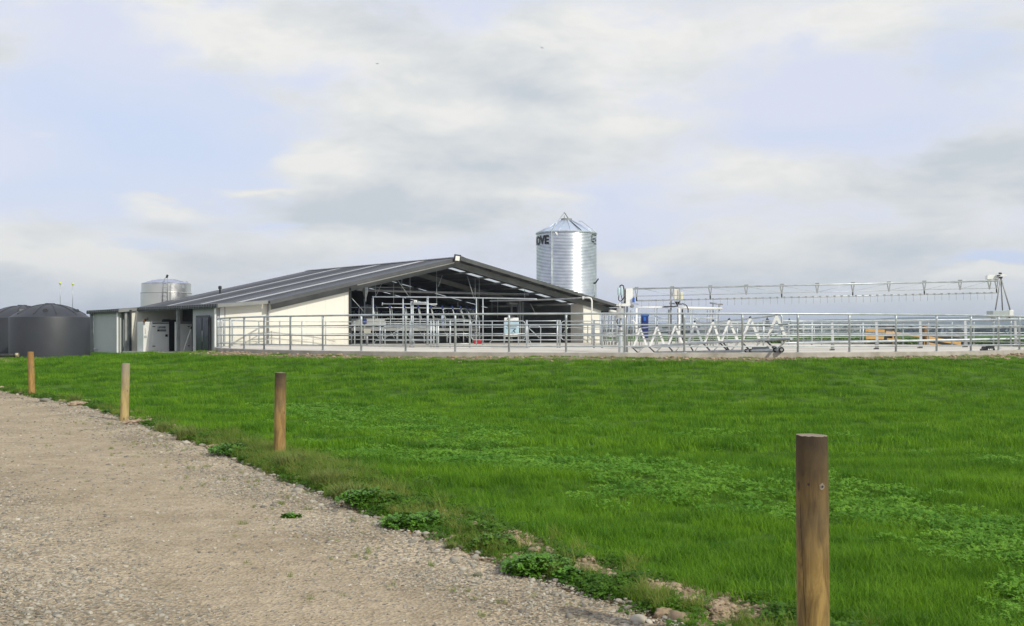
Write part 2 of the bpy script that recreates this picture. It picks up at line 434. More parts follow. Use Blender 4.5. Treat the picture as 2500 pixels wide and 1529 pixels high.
def worn_amt(e, x, y):                      # compacted wheel track, loose metal either side
    w_ = .35 * noise.noise((y * .3, 7, 0)) + .25 * noise.noise((x * .8, y * .8, 15))
    return sm((e - .55 + w_) / .7) * (1 - .85 * sm((e - 2.2 - .12 * max(y - 9, 0) + w_) / .9))
def build_road():
    mb = MB(); ys = [0 + .1 * i for i in range(150)] + [15 + .25 * i for i in range(101)]
    us = [0, .03, .08, .15, .25, .4, .6, .85, 1.2, 1.6, 2.1, 2.7, 3.4, 4.2, 5.2, 6.5, 8, 10, 13, 18, 26, 40]
    vs = []
    for y in ys:
        e = edge_j(y)
        for u in us:
            x = e - u; vs.append((x, y, road_z(x, y) if u > 0 else hgt(x, y) - .01))
    n = len(us)
    fs = [(j * n + i, (j + 1) * n + i, (j + 1) * n + i + 1, j * n + i + 1) for j in range(len(ys) - 1) for i in range(n - 1)]
    mb.add(vs, fs, True)
    o = build(mb, 'gravel_road', road_material()); tag(o, kind='structure')
    a = o.data.attributes.new('worn', 'FLOAT', 'POINT'); a.data.foreach_set('value', [worn_amt(edge_j(v.co.y) - v.co.x, v.co.x, v.co.y) if v.co.y < 38 else 0 for v in o.data.vertices])
build_road()

# yard slab: a shallow dish draining to the middle, with kerb
DISH = -.33
def yard_z(x, y):
    r = math.hypot(x - CY.x, y - CY.y); return YZ + DISH * (1 - min(r / (RY - .15), 1))
mb = MB(); mb.lathe((CY.x, CY.y, YZ), [(.01, DISH), (RY * .25, DISH * .75), (RY * .5, DISH * .5), (RY * .75, DISH * .25), (RY - .14, 0)], 120)
tag(build(mb, 'yard_floor', CONC), kind='structure')
mb = MB(); mb.lathe((CY.x, CY.y, YZ), [(RY - .14, -.5), (RY - .14, .012), (RY + .13, .012), (RY + .14, 0), (RY + .14, -.5)], 160, smooth=False)
tag(build(mb, 'yard_kerb', CONC_G), kind='structure')
mb = MB(); mb.prism([B(-.1, 0.05, -.6), B(24.3, .05, -.6), B(24.3, 19, -.6), B(-.1, 19, -.6)], (0, 0, .61))
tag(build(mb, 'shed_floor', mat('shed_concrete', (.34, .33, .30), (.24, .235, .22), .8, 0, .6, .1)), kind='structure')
mb = MB(); mb.prism([B(-4.0, .6, -1.0), B(-.12, .6, -1.0), B(-.12, 16.4, -1.0), B(-4.0, 16.4, -1.0)], (0, 0, .58))
tag(build(mb, 'annex_floor', CONC), kind='structure')
mb = MB(); mb.prism([B(24.35, -2, -.6), B(40, -2, -.6), B(40, 14, -.6), B(24.35, 14, -.6)], (0, 0, .55))
tag(build(mb, 'back_apron', CONC), kind='structure')

# ------------------------------------------------------------------ milking shed
shed = thing('milking_shed', B(12.5, 9, 0), 'long low milking shed with charcoal gable roof and cream panel walls', 'building')
EZ, RZ, TR, TE = 2.47, 5.28, 12.4, 26.0    # eave height, ridge height, ridge t, right eave t
ER = 2.45
S0, S1 = -.75, 18.9
def rz(t): return EZ + (RZ - EZ) * (t / TR) if t <= TR else RZ + (ER - RZ) * (t - TR) / (TE - TR)
STR = [3.2, 8.4, 13.7]                      # roof-light strips across the slope
def sheet(mb, t0, t1, s0, s1, lift=0.0, pitch=.16, amp=.022, rf=None):
    rf = rf or rz
    k = max(2, int((s1 - s0) / (pitch / 4))); vs = []; rows = [t0, (t0 + t1) / 2, t1]
    for t in rows:
        for i in range(k + 1):
            s = s0 + (s1 - s0) * i / k
            vs.append(B(t, s, rf(t) + lift + amp * math.sin(2 * PI * s / pitch)))
    n = k + 1
    mb.add(vs, [(j * n + i, j * n + i + 1, (j + 1) * n + i + 1, (j + 1) * n + i) for j in range(2) for i in range(k)], True)
roof_l, roof_r = MB(), MB()
segs = []; a = S0
for c in STR: segs.append((a, c - .33)); a = c + .33
segs.append((a, S1))
for (a, b) in segs:
    sheet(roof_l, -.35, TR, a, b); sheet(roof_r, TR, TE, a, b)
rl = build(roof_l, 'roof_slope', ROOF, shed); rr = build(roof_r, 'roof_slope', ROOF, shed)
for c in STR:
    m1 = MB(); sheet(m1, -.35, TR, c - .35, c + .35, .004); build(m1, 'roof_light', SKYL, rl)
    m2 = MB(); sheet(m2, TR, TE, c - .35, c + .35, .004); build(m2, 'roof_light', SKYL, rr)
mb = MB()
mb.prism([B(TR - .28, S0 - .03, rz(TR - .28) + .05), B(TR, S0 - .03, RZ + .07), B(TR + .28, S0 - .03, rz(TR + .28) + .05), B(TR, S0 - .03, RZ + .03)], U * (S1 - S0 + .06))
build(mb, 'ridge_cap', ROOF, shed)
# barge boards on the front rake (left one catches light, right one seen from below)
mb = MB(); mb.prism([B(-.35, S0 - .02, rz(-.35) - .19), B(TR, S0 - .02, RZ - .19), B(TR, S0 - .02, RZ + .035), B(-.35, S0 - .02, rz(-.35) + .035)], U * -.03)
build(mb, 'barge_board', BARGE, shed)
mb = MB(); mb.bar(B(5.2, S0 + .12, rz(5.2) - .24), B(TR - .3, S0 + .12, rz(TR - .3) - .24), .05, .06); build(mb, 'soffit_trim', CREAM, shed)
mb = MB(); mb.prism([B(TR, S0 - .02, RZ - .22), B(TE, S0 - .02, ER - .14), B(TE, S0 - .02, ER + .035), B(TR, S0 - .02, RZ + .035)], U * -.03)
build(mb, 'barge_board', SOFFIT, shed)
# portal rafters
for i, s in enumerate((-.05, 6.3, 12.6, 18.7)):
    mb = MB()
    for (t0, t1) in ((0.1, TR), (TR, TE - .1)):
        a, b = B(t0, s, rz(t0) - .2), B(t1, s, rz(t1) - .2)
        for dz, w, h in ((-.30, .17, .03), (0, .17, .03)): mb.bar(a + Vector((0, 0, dz - .03)), b + Vector((0, 0, dz - .03)), w, h)
        mb.bar(a + Vector((0, 0, -.18)), b + Vector((0, 0, -.18)), .03, .28)
    build(mb, 'rafter', BEAM, shed)
# purlins
for i in range(18):
    t = .8 + i * 1.45
    if abs(t - TR) < .3: continue
    if t > TE - .2: break
    mb = MB(); mb.bar(B(t, S0 + .05, rz(t) - .09), B(t, S1 - .05, rz(t) - .09), .07, .12)
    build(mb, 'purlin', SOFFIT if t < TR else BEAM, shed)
# walls
def wall(t0, s0, t1, s1, z0, zf, m, name='wall', th=.12, n=1):
    """panel wall from (t0,s0) to (t1,s1); zf(t) is its top"""
    mb = MB(); d = (B(t1, s1, 0) - B(t0, s0, 0)).normalized(); nn = Vector((-d.y, d.x, 0)) * th
    mb.prism([B(t0, s0, z0), B(t1, s1, z0), B(t1, s1, zf(t1)), B(t0, s0, zf(t0))], nn)
    return build(mb, name, m, shed)
def lz(t): return EZ - .02 + .083 * t       # annex roof line (t negative)
gz = lambda t: (rz(t) if t > 0 else lz(t)) - .24
w = wall(0, 0, 5.0, 0, -.02, lambda t: rz(t) - .2, CREAM)
mbj = MB()
for k in range(1, 5): mbj.bar(B(k * 1.2 - .1, -.004, 0), B(k * 1.2 - .1, -.004, rz(k * 1.2 - .1) - .25), .012, .004, U)
build(mbj, 'panel_joint', mat('joint_sealant', (.70, .68, .60), (.66, .64, .56), .6), w)
mbj = MB()
w = wall(-2.55, 0, -.003, 0, -.45, lambda t: lz(t) - .16, CREAM)
wall(-2.67, .05, -2.67, 3.3, -.5, lambda t: lz(-2.55) - .2, GREYP, th=-.12)
wall(0.12, .14, .12, 18.8, 0, lambda t: rz(.12) - .2, DARKW, 'wall', th=-.1)                # left long wall (interior shade put into its dark colour)
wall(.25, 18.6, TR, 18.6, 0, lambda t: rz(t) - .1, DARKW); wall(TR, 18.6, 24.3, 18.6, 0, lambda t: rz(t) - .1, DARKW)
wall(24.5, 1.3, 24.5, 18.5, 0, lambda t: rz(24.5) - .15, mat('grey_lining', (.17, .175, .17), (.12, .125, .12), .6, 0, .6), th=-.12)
wall(23.15, 0, 24.62, 0, -.02, lambda t: rz(t) - .42, CREAM)                                # lit pier face
wall(23.03, .01, 23.03, 1.3, 0, lambda t: rz(23.1) - .42, CREAM, th=-.12)
wall(23.15, 1.2, 24.4, 1.2, 0, lambda t: rz(24.4) - .42, GREYP)
mb = MB(); mb.bar(B(5.06, -.05, 0), B(5.06, -.05, rz(5.06) - .35), .12, .12); build(mb, 'corner_trim', DARK, shed)
# interior columns
for (t, s) in ((5.6, 6.3), (22.6, 6.3), (22.6, 12.6), (5.6, 12.6), (18.8, 6.3)):
    mb = MB(); mb.bar(B(t, s, 0), B(t, s, rz(t) - .5), .15, .2, U); build(mb, 'column', BEAM, shed)
# bracing rods under the roof
def rod(name, pts, r, m, parent, n=6):
    mb = MB(); mb.tube(pts, r, n); return build(mb, name, m, parent)
def BP(px, py, s):                          # a measured point on the plane s = const of the shed
    o = C0 + U * s; k = (px - 1250) / F
    t = (k * o.y - o.x) / (V.x - k * V.y); p = o + V * t
    return Vector((p.x, p.y, EYE - (py - HZ) / F * p.y))
for a, b, s in (((962, 671), (998, 724), .8), ((938, 680), (918, 722), 1.2), ((1141, 675), (1158, 731), .8), ((1080, 672), (1070, 700), 2.2), ((855, 724), (887, 760), .5), ((1295, 742), (1306, 764), 2)):
    rod('brace_rod', [BP(*a, s), BP(*b, s)], .02, GALV, shed)
for x, y0, y1, s in ((917, 684, 724, 2), (961, 672, 741, 2), (981, 668, 712, 4), (1001, 668, 724, 2), (1066, 662, 742, 1.6), (1160, 680, 732, 1.4), (1170, 677, 727, 2.5), (1281, 706, 728, 1.6), (1118, 736, 750, 4), (1201, 730, 762, 5), (1215, 727, 776, 4), (907, 728, 770, 3)):
    rod('hanger_rod', [BP(x, y0, s), BP(x, y1, s)], .018, GALV, shed)
for x, y0, s in ((1249, 742, 3), (1265, 742, 3), (1270, 734, 2.5), (1276, 738, 2.5)):
    rod('column', [BP(x, y0, s), BP(x, 838, s)], .06, GALV_D, shed, 8)
mb = MB(); mb.bar(BP(1240, 741, 3), BP(1262, 742, 3), .3, .12); build(mb, 'cable_tray', GALV_D, shed)
# gutter at the right eave
mb = MB(); mb.bar(B(TE + .05, S0, ER - .14), B(TE + .05, S1, ER - .14), .14, .16); build(mb, 'gutter', FASCIA, shed)
mb = MB(); mb.bar(B(24.7, -.1, ER - .42), B(TE - .1, -.1, ER - .42), .2, .22); mb.bar(B(24.8, .4, ER - .35), B(TE + .6, .4, ER - .36), .16, .16)
build(mb, 'eave_beam', DARK, shed)
rod('eave_duct', [B(25.0, -.45, ER - .28), B(TE + .2, -.45, ER - .36)], .09, WHITE, shed, 12)
# main eave gutter behind/over annex, downpipe at the corner
mb = MB(); mb.lathe(B(-.12, -.14, -.1), [(.055, 0), (.055, 2.42)], 12); build(mb, 'downpipe', FASCIA, shed)
# ---- annex
an = thing('lean_to_annex', B(-3, 6, -.45), 'low flat lean-to with corrugated fascia stepping out left of the cream shed wall', 'building')
def awall(pts, zf, m, name='wall', off=.1):
    mb = MB(); (t0, s0), (t1, s1) = pts
    d = (B(t1, s1, 0) - B(t0, s0, 0)).normalized(); nn = Vector((-d.y, d.x, 0)) * off
    mb.prism([B(t0, s0, -.75), B(t1, s1, -.75), B(t1, s1, zf(t1)), B(t0, s0, zf(t0))], nn); return build(mb, name, m, an)
mb = MB(); sheet(mb, -3.2, -.38, -.55, 11.05, -.02, rf=lz); build(mb, 'roof', ROOF, an)
mb = MB(); sheet(mb, -4.35, -.38, 11.06, 16.8, -.02, rf=lz); build(mb, 'roof', ROOF, an)
# fascias: smooth barge on stepped fronts, corrugated-look ends on the eaves
def fascia(t0, s0, t1, s1, h, m, ribs=False):
    mb = MB(); z0, z1 = lz(t0), lz(t1)
    mb.prism([B(t0, s0, z0 - h), B(t1, s1, z1 - h), B(t1, s1, z1 + .02), B(t0, s0, z0 + .02)], (U * -.03) if not ribs else (V * -.03))
    o = build(mb, 'fascia', m, an)
    if ribs:
        mb = MB(); L_ = s1 - s0; k = int(L_ / .34)
        for i in range(k + 1):
            s = s0 + L_ * i / k; mb.bar(B(t0 - .05, s, z0 - h), B(t0 - .05, s, z0), .05, .03, V)
        mb.bar(B(t0 - .055, s0, z0 - h * .45), B(t0 - .055, s1, z0 - h * .45), .02, .03)
        build(mb, 'fascia_rib', mat('fascia_rib_grey', (.15, .155, .165), (.11, .115, .12), .5), o)
fascia(-3.25, -.6, -.36, -.6, .17, FASCIA)
fascia(-3.24, -.6, -3.24, 11.0, .2, DARK, True)
fascia(-4.4, 11.02, -3.3, 11.02, .17, FASCIA)
fascia(-4.38, 11.02, -4.38, 16.8, .2, DARK, True)
za = lambda t: lz(-3) - .15
awall(((-2.98, 1.0 - .95), (-2.98, 3.3)), za, GREYP, off=-.1)
mb = MB(); mb.prism([B(-2.86, .01, -.75), B(-2.6, .01, -.75), B(-2.6, .01, za(0)), B(-2.86, .01, za(0))], U * .03); build(mb, 'corner_panel', WHITE, an)
# end wall of the carport (faces the viewer), side returns
def TT(px, s):
    o = C0 + U * s; k = (px - 1250) / F; return (k * o.y - o.x) / (V.x - k * V.y)
awall(((TT(319, 11.15), 11.15), (-.2, 11.15)), lambda t: lz(t) - .06, CREAM, off=.1)
awall(((-4.1, 11.7), (-3.0, 11.7)), lambda t: lz(t) - .06, GREYP, off=.1)
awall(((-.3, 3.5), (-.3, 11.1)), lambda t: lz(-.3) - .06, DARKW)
awall(((-2.9, 3.4), (-.4, 3.4)), lambda t: lz(t) - .06, GREYP)
awall(((-4.18, 11.5), (-4.18, 16.5)), lambda t: lz(-4.2) - .1, GREYP, off=-.1)
ta, tb = TT(309, 11.3), TT(317.5, 11.3); mb = MB(); mb.prism([B(ta, 11.3, -.75), B(tb, 11.3, -.75), B(tb, 11.3, lz(-3.4) - .1), B(ta, 11.3, lz(-3.8) - .1)], U * .04); build(mb, 'roller_door', GALV, an)
for t, s, m_, r_ in ((-4.25, 16.4, GALV_D, .22), (TT(307, 11.2), 11.2, GALV_D, .14), (TT(318.5, 11.0), 11.0, DARK, .13), (-3.05, 5.2, GALV_D, .18)):
    mb = MB(); mb.bar(B(t, s, -.75), B(t, s, lz(t) - .08), r_, r_ * .6, U); build(mb, 'post', m_, an)
for t, s in ((-4.33, 11.45), (-3.14, -.05)):
    mb = MB(); mb.lathe(B(t, s, -.75), [(.06, 0), (.06, 2.85)], 12); build(mb, 'downpipe', WHITE, an)
mb = MB(); mb.tube([B(-4.3, 15.9, -.75), B(-4.3, 15.9, 2.0)], .03); mb.tube([B(-4.3, 15.9, -.35), B(-4.3, 15.4, -.35)], .035); build(mb, 'water_pipe', GALV, an)
# dark glazed double door in the annex wall
mb = MB(); mb.prism([B(-3.10, .75, -.6), B(-3.10, 2.55, -.6), B(-3.10, 2.55, 1.62), B(-3.10, .75, 1.62)], V * -.03)
dr = build(mb, 'door', DARK, an)
for s0 in (.85, 1.7):
    mb = MB(); mb.prism([B(-3.14, s0, -.5), B(-3.14, s0 + .74, -.5), B(-3.14, s0 + .74, 1.5), B(-3.14, s0, 1.5)], V * -.012); build(mb, 'door_leaf', NAVY, dr)
mb = MB(); mb.tube([B(-3.2, 1.52, .2), B(-3.2, 1.52, .8)], .015); build(mb, 'handle', GALV, dr)
mb = MB(); mb.box(BP(536, 703, 14) + Vector((-.12, -.1, -.1)), BP(536, 703, 14) + Vector((.12, .1, .12)))
v = MB(); c = BP(537, 704, 15); v.lathe(c + Vector((0, 0, -.5)), [(.06, 0), (.06, .45), (.12, .45), (.12, .62), (.001, .68)], 12)
build(v, 'roof_vent', DARK, shed)

# ------------------------------------------------------------------ floodlight on the ridge
fl = thing('floodlight', BP(1114, 637, -1.0), 'square black floodlight with pale lens on the tip of the shed ridge', 'floodlight')
c = BP(1117, 631, -1.0)
ax, up, nr = Vector((.95, .30, 0)), Vector((.16, -.15, .97)), Vector((.35, -.9, -.1)).normalized()
up = (up - nr * up.dot(nr)).normalized(); ax = nr.cross(up).normalized()
def quadbox(c, hx, hy, d, m, nm, par, bevel=0):
    mb = MB(); b = c - nr * d; ps = []
    for o in (b, c):
        ps += [o - ax * hx - up * hy, o + ax * hx - up * hy, o + ax * hx + up * hy, o - ax * hx + up * hy]
    mb.hexa(ps); return build(mb, nm, m, par, bevel)
quadbox(c, .21, .23, .08, BLACK, 'housing', fl, .01); quadbox(c + nr * .012, .135, .145, .01, LENS, 'lens', fl)
mb = MB(); mb.bar(c - up * .22 - ax * .17 - nr * .04, c - up * .30 - ax * .1 + nr * .02, .05, .04); mb.bar(c - up * .26 - ax * .2, c - up * .26 + ax * .14, .1, .1); build(mb, 'bracket', BLACK, fl)

# ------------------------------------------------------------------ grain silo
sx, sy, sr = 4.18, 88.0, 2.30
silo = thing('grain_silo', (sx, sy, .6), 'tall corrugated galvanised grain silo with conical lid behind the shed', 'silo')
H = 8.28 + YZ - .6
prof = []; nw = int(H / .107); 
for i in range(nw * 6 + 1):
    z = H * i / (nw * 6); prof.append((sr + .011 * math.sin(2 * PI * i / 6), z))
mb = MB(); mb.lathe((sx, sy, .6), prof, 72); build(mb, 'body', SILO, silo, fix=False)
zt = .6 + H
mb = MB(); nseg = 16; vs = []; fs = []
for k in range(nseg):
    a0, a1 = 2 * PI * k / nseg + .1, 2 * PI * (k + 1) / nseg + .1
    p = [(sx + r * math.cos(a), sy + r * math.sin(a), z) for (r, z, a) in ((sr + .05, zt, a0), (sr + .05, zt, a1), (.40, zt + 1.02, a1), (.40, zt + 1.02, a0))]
    mb.add(p, [(0, 1, 2, 3)])
lid = build(mb, 'roof', SILOR, silo, fix=False)
mb = MB()
for k in range(nseg):
    a = 2 * PI * k / nseg + .1
    mb.tube([(sx + (sr + .05) * math.cos(a), sy + (sr + .05) * math.sin(a), zt + .03), (sx + .4 * math.cos(a), sy + .4 * math.sin(a), zt + 1.05)], .022, 6)
build(mb, 'rib', SILOR, lid)
mb = MB(); mb.lathe((sx, sy, zt), [(.38, .98), (.42, 1.0), (.42, 1.17), (.001, 1.2)], 24); build(mb, 'cap', GALV_D, lid)
mb = MB(); mb.lathe((sx, sy, zt), [(sr + .02, -.03), (sr + .06, -.03), (sr + .06, .05), (sr + .02, .05)], 64); build(mb, 'eave_ring', GALV, silo)
tp = Vector((sx - .18, sy - .3, zt + 1.62))
for nm, m_, e in (('filler_strut', GALV, (sx - 1.2, sy - 1.9, zt + .1)), ('filler_strut', BLACK, (sx + .15, sy - .35, zt + 1.1)), ('filler_strut', GALV, (sx - .18, sy - .3, zt + 1.1))):
    rod(nm, [tp, e], .03, m_, silo)
rod('fill_pipe', [(sx - 1.2, sy - 2.02, zt + .1), (sx - 1.2, sy - 2.02, .8)], .045, GALV, silo, 10)
rod('cable', [(sx + .27, sy - .5, zt + .95), (sx + 1.0, sy - 2.1, zt + .1)], .03, BLACK, silo)
rod('ladder_rail', [(sx + .9, sy - .8, zt + .9), (sx + 1.1, sy - .95, zt + .88), (sx + 2.1, sy - 1.1, zt + .1), (sx + 2.2, sy - 1.1, zt - .1)], .03, YEL if False else GALV, silo)
mb = MB(); q = Vector((sx - .98, sy - 2.2, zt - .05)); mb.prism([q, q + Vector((.32, .08, .02)), q + Vector((.30, .08, -.42))], (0, -.02, 0)); build(mb, 'level_flag', WHITE, silo)
# lettering, wrapped round the wall
def text_on(body, size, place, m, name, parent, bold=.0, sx_=1.0):
    cu = bpy.data.curves.new('t', 'FONT'); cu.body = body; cu.size = size; cu.offset = bold; cu.align_x = 'RIGHT'
    o = bpy.data.objects.new('t', cu); col.objects.link(o)
    bpy.context.view_layer.update()
    me0 = o.evaluated_get(bpy.context.evaluated_depsgraph_get()).to_mesh()
    mb = MB(); mb.add([place(v.co.x * sx_, v.co.y) for v in me0.vertices], [tuple(p.vertices) for p in me0.polygons])
    o.to_mesh_clear(); bpy.data.objects.remove(o); bpy.data.curves.remove(cu)
    return build(mb, name, m, parent, fix=False)
LET = mat('black_lettering', (.012, .013, .016), (.02, .02, .022), .5)
def on_silo(a_end):
    def f(x, y):
        a = a_end + x / sr
        return Vector((sx + (sr + .03) * math.sin(a), sy - (sr + .03) * math.cos(a), zt - .88 + y))
    return f
text_on('MOVE', .88, on_silo(-.655), LET, 'lettering', silo, .03, 1.0)
mb = MB(); f = on_silo(.93)
def stroke(x0, y0, x1, y1, w=.07):
    a, b = f(x0, y0), f(x1, y1)
    if abs(y0 - y1) < 1e-6: ps = [f(x0, y0 - w / 2), f((x0 + x1) / 2, y0 - w / 2), f(x1, y0 - w / 2), f(x1, y0 + w / 2), f((x0 + x1) / 2, y0 + w / 2), f(x0, y0 + w / 2)]
    else: ps = [f(x0 - w / 2, y0), f(x0 + w / 2, y0), f(x1 + w / 2, y1), f(x1 - w / 2, y1)]
    mb.add(ps, [tuple(range(len(ps)))])
for st in ((0, .70, .9, .70), (0, .18, 0, .70), (0, .18, .35, .18), (.25, .42, .8, .42), (.25, .42, .25, .28), (.3, .04, .8, .04), (.3, .04, .3, .2), (.5, .28, .8, .28)): stroke(*st)
build(mb, 'emblem', LET, silo, fix=False)
# bracket lamp on the roof beside the silo
lp = thing('roof_aerial', BP(1451, 724, 2.0), 'thin white mast with black antenna arm on the shed roof right of the silo', 'antenna')
a = BP(1450, 725, 2.0); b = BP(1451, 690, 2.0)
mb = MB(); mb.tube([a, a + Vector((.08, 0, .15)), b], .03); build(mb, 'mast', GALV, lp)
mb = MB(); mb.bar(BP(1453, 692, 2), BP(1461, 681, 2), .07, .07); mb.bar(BP(1450, 692, 2), BP(1455, 690, 2), .1, .1); build(mb, 'antenna_arm', BLACK, lp)

# ------------------------------------------------------------------ stainless milk vat
vx, vy, vr = P(406, 0, 82).x, 82.0, 1.757
vat = thing('milk_vat', (vx, vy, .6), 'round stainless steel milk vat rising behind the low lean-to roof', 'tank')
zr = P(0, 694, 82).z
mb = MB(); mb.lathe((vx, vy, 0), [(vr, .6), (vr, zr - .62), (vr - .05, zr - .60), (vr - .05, zr), (vr - .07, zr + .02)], 64); build(mb, 'body', STAIN, vat)
mb = MB(); mb.lathe((vx, vy, 0), [((vr - .05) * (1 - q / 10) , zr + .02 + .36 * (1 - (1 - q / 10) ** 2)) for q in range(10)] + [(.01, zr + .385)], 64); build(mb, 'lid', mat('vat_lid_steel', (.42, .45, .56), (.36, .39, .50), .4, .5, .7), vat)
mb = MB(); mb.lathe((vx, vy, 0), [(vr + .012, zr - .64), (vr + .02, zr - .66), (vr + .012, zr - .68)], 64); build(mb, 'seam', GALV_D, vat)
def VP_(px, py, dd=-1.8): return P(px, py, 82 + dd)
mb = MB()
mb.tube([VP_(396, 737), VP_(398, 692), VP_(402, 681), VP_(406, 676)], .03); mb.tube([VP_(409, 735), VP_(409, 690), VP_(410, 681), VP_(407, 676)], .03)
for y in (732, 722, 712, 702, 692): mb.tube([VP_(397, y), VP_(409, y)], .018)
build(mb, 'ladder', GALV, vat)
mb = MB(); mb.bar(VP_(407, 679), VP_(409, 671), .1, .12); build(mb, 'vent_head', BLACK, vat)
mb = MB(); mb.tube([VP_(372, 694), VP_(373, 689), VP_(398, 689)], .02); mb.tube([VP_(409, 690), VP_(438, 692)], .02); build(mb, 'handrail', GALV, vat)
mb = MB(); mb.tube([VP_(423, 683), VP_(433, 684), VP_(441, 688), VP_(446, 686), VP_(449, 690), VP_(449, 700)], .02); mb.tube([VP_(454, 688), VP_(457, 686), VP_(459, 691)], .02); build(mb, 'breather_pipe', GALV, vat)
mb = MB(); mb.box(VP_(444, 704) + Vector((0, -.05, 0)), VP_(450, 696) + Vector((0, .1, 0))); build(mb, 'gauge_box', GALV, vat)
mb = MB(); a = P(417, 690, 80.2); mb.bar(P(417, 734, 80.26), P(417, 694, 80.26), .05, .03); build(mb, 'strap', GALV_D, vat)

# ------------------------------------------------------------------ plastic water tanks
def water_tank(cx_, cy_, zb, label, rot):
    t = thing('water_tank', (cx_, cy_, zb), label, 'tank', 'charcoal plastic water tanks')
    r = 1.85; h = 2.0; c = (cx_, cy_, zb)
    mb = MB(); mb.lathe(c, [(r, -.3), (r, 0), (r, h - .06), (r - .015, h - .02), (r - .06, h)], 72)
    mb.lathe(c, [(r - .02, h - .03), (r - .06, h)] + [((r - .06) * (1 - q / 14), h + .61 * (1 - (1 - q / 14) ** 2.1)) for q in range(1, 13)] + [(.25, h + .62), (.22, h + .66), (.01, h + .66)], 72)
    build(mb, 'body', PLAST, t)
    for k in range(10):                       # moulded ribs and lugs on the dome
        a = rot + 2 * PI * k / 10
        mb = MB(); pts = []
        for i in range(1, 11):
            q = 1 - i / 12; rr_ = (r - .06) * q; pts.append((cx_ + rr_ * math.cos(a), cy_ + rr_ * math.sin(a), zb + h + .61 * (1 - q ** 2.1) + .006))
        mb.tube(pts, .026, 6); build(mb, 'rib', PLAST, t)
    for k in range(5):
        a = rot + .31 + 2 * PI * k / 5; q = .75
        rr_ = (r - .06) * .72; d = Vector((math.cos(a), math.sin(a), 0)); e = Vector((-d.y, d.x, 0)); o = Vector(c) + d * (rr_ + .12) + Vector((0, 0, h + .17))
        mb = MB(); mb.prism([o + e * -.15, o + e * .15, o + e * .09 + Vector((0, 0, .2)), o - e * .09 + Vector((0, 0, .2))], d * -.3)
        build(mb, 'lifting_lug', PLAST, t, .015)
    return t
c1 = P(122, 0, 55.7); c2 = P(62, 0, 59.8)
water_tank(c1.x, 55.7, .50, 'charcoal plastic water tank with ribbed dome, nearer of the two', -PI / 2 - .07)
water_tank(c2.x - .2, 59.9, .52, 'charcoal plastic water tank mostly hidden behind the nearer tank', -PI / 2 + .2)
for px, top, sm_, lab in ((147, 692, 0, 'thin level rod with a yellow ball, left one above the water tanks'), (178, 694, 1, 'thin level rod with a yellow ball, right one above the water tanks')):
    d = 58.2 + sm_ * .4; a, b = P(px - sm_, 757, d), P(px, top, d)
    t = thing('level_indicator', a, lab, 'level indicator', 'float rods on the water tanks')
    rod('rod', [a, b], .014, GALV, t); mb = MB(); mb.ball(b, .065, 10); build(mb, 'ball', YEL, t)
hs = thing('suction_pipe', P(10, 872, 53.6), 'thick black pipe with brass coupling lying at the foot of the water tanks', 'pipe')
rod('pipe', [P(-60, 871, 53), P(-10, 869, 53.2), P(22, 868, 53.3), P(38, 867, 53.4)], .085, BLACK, hs, 12)
rod('coupling', [P(38, 867, 53.4), P(45, 867, 53.4)], .10, mat('brass', (.5, .45, .3), (.4, .35, .22), .5, .5), hs, 12)

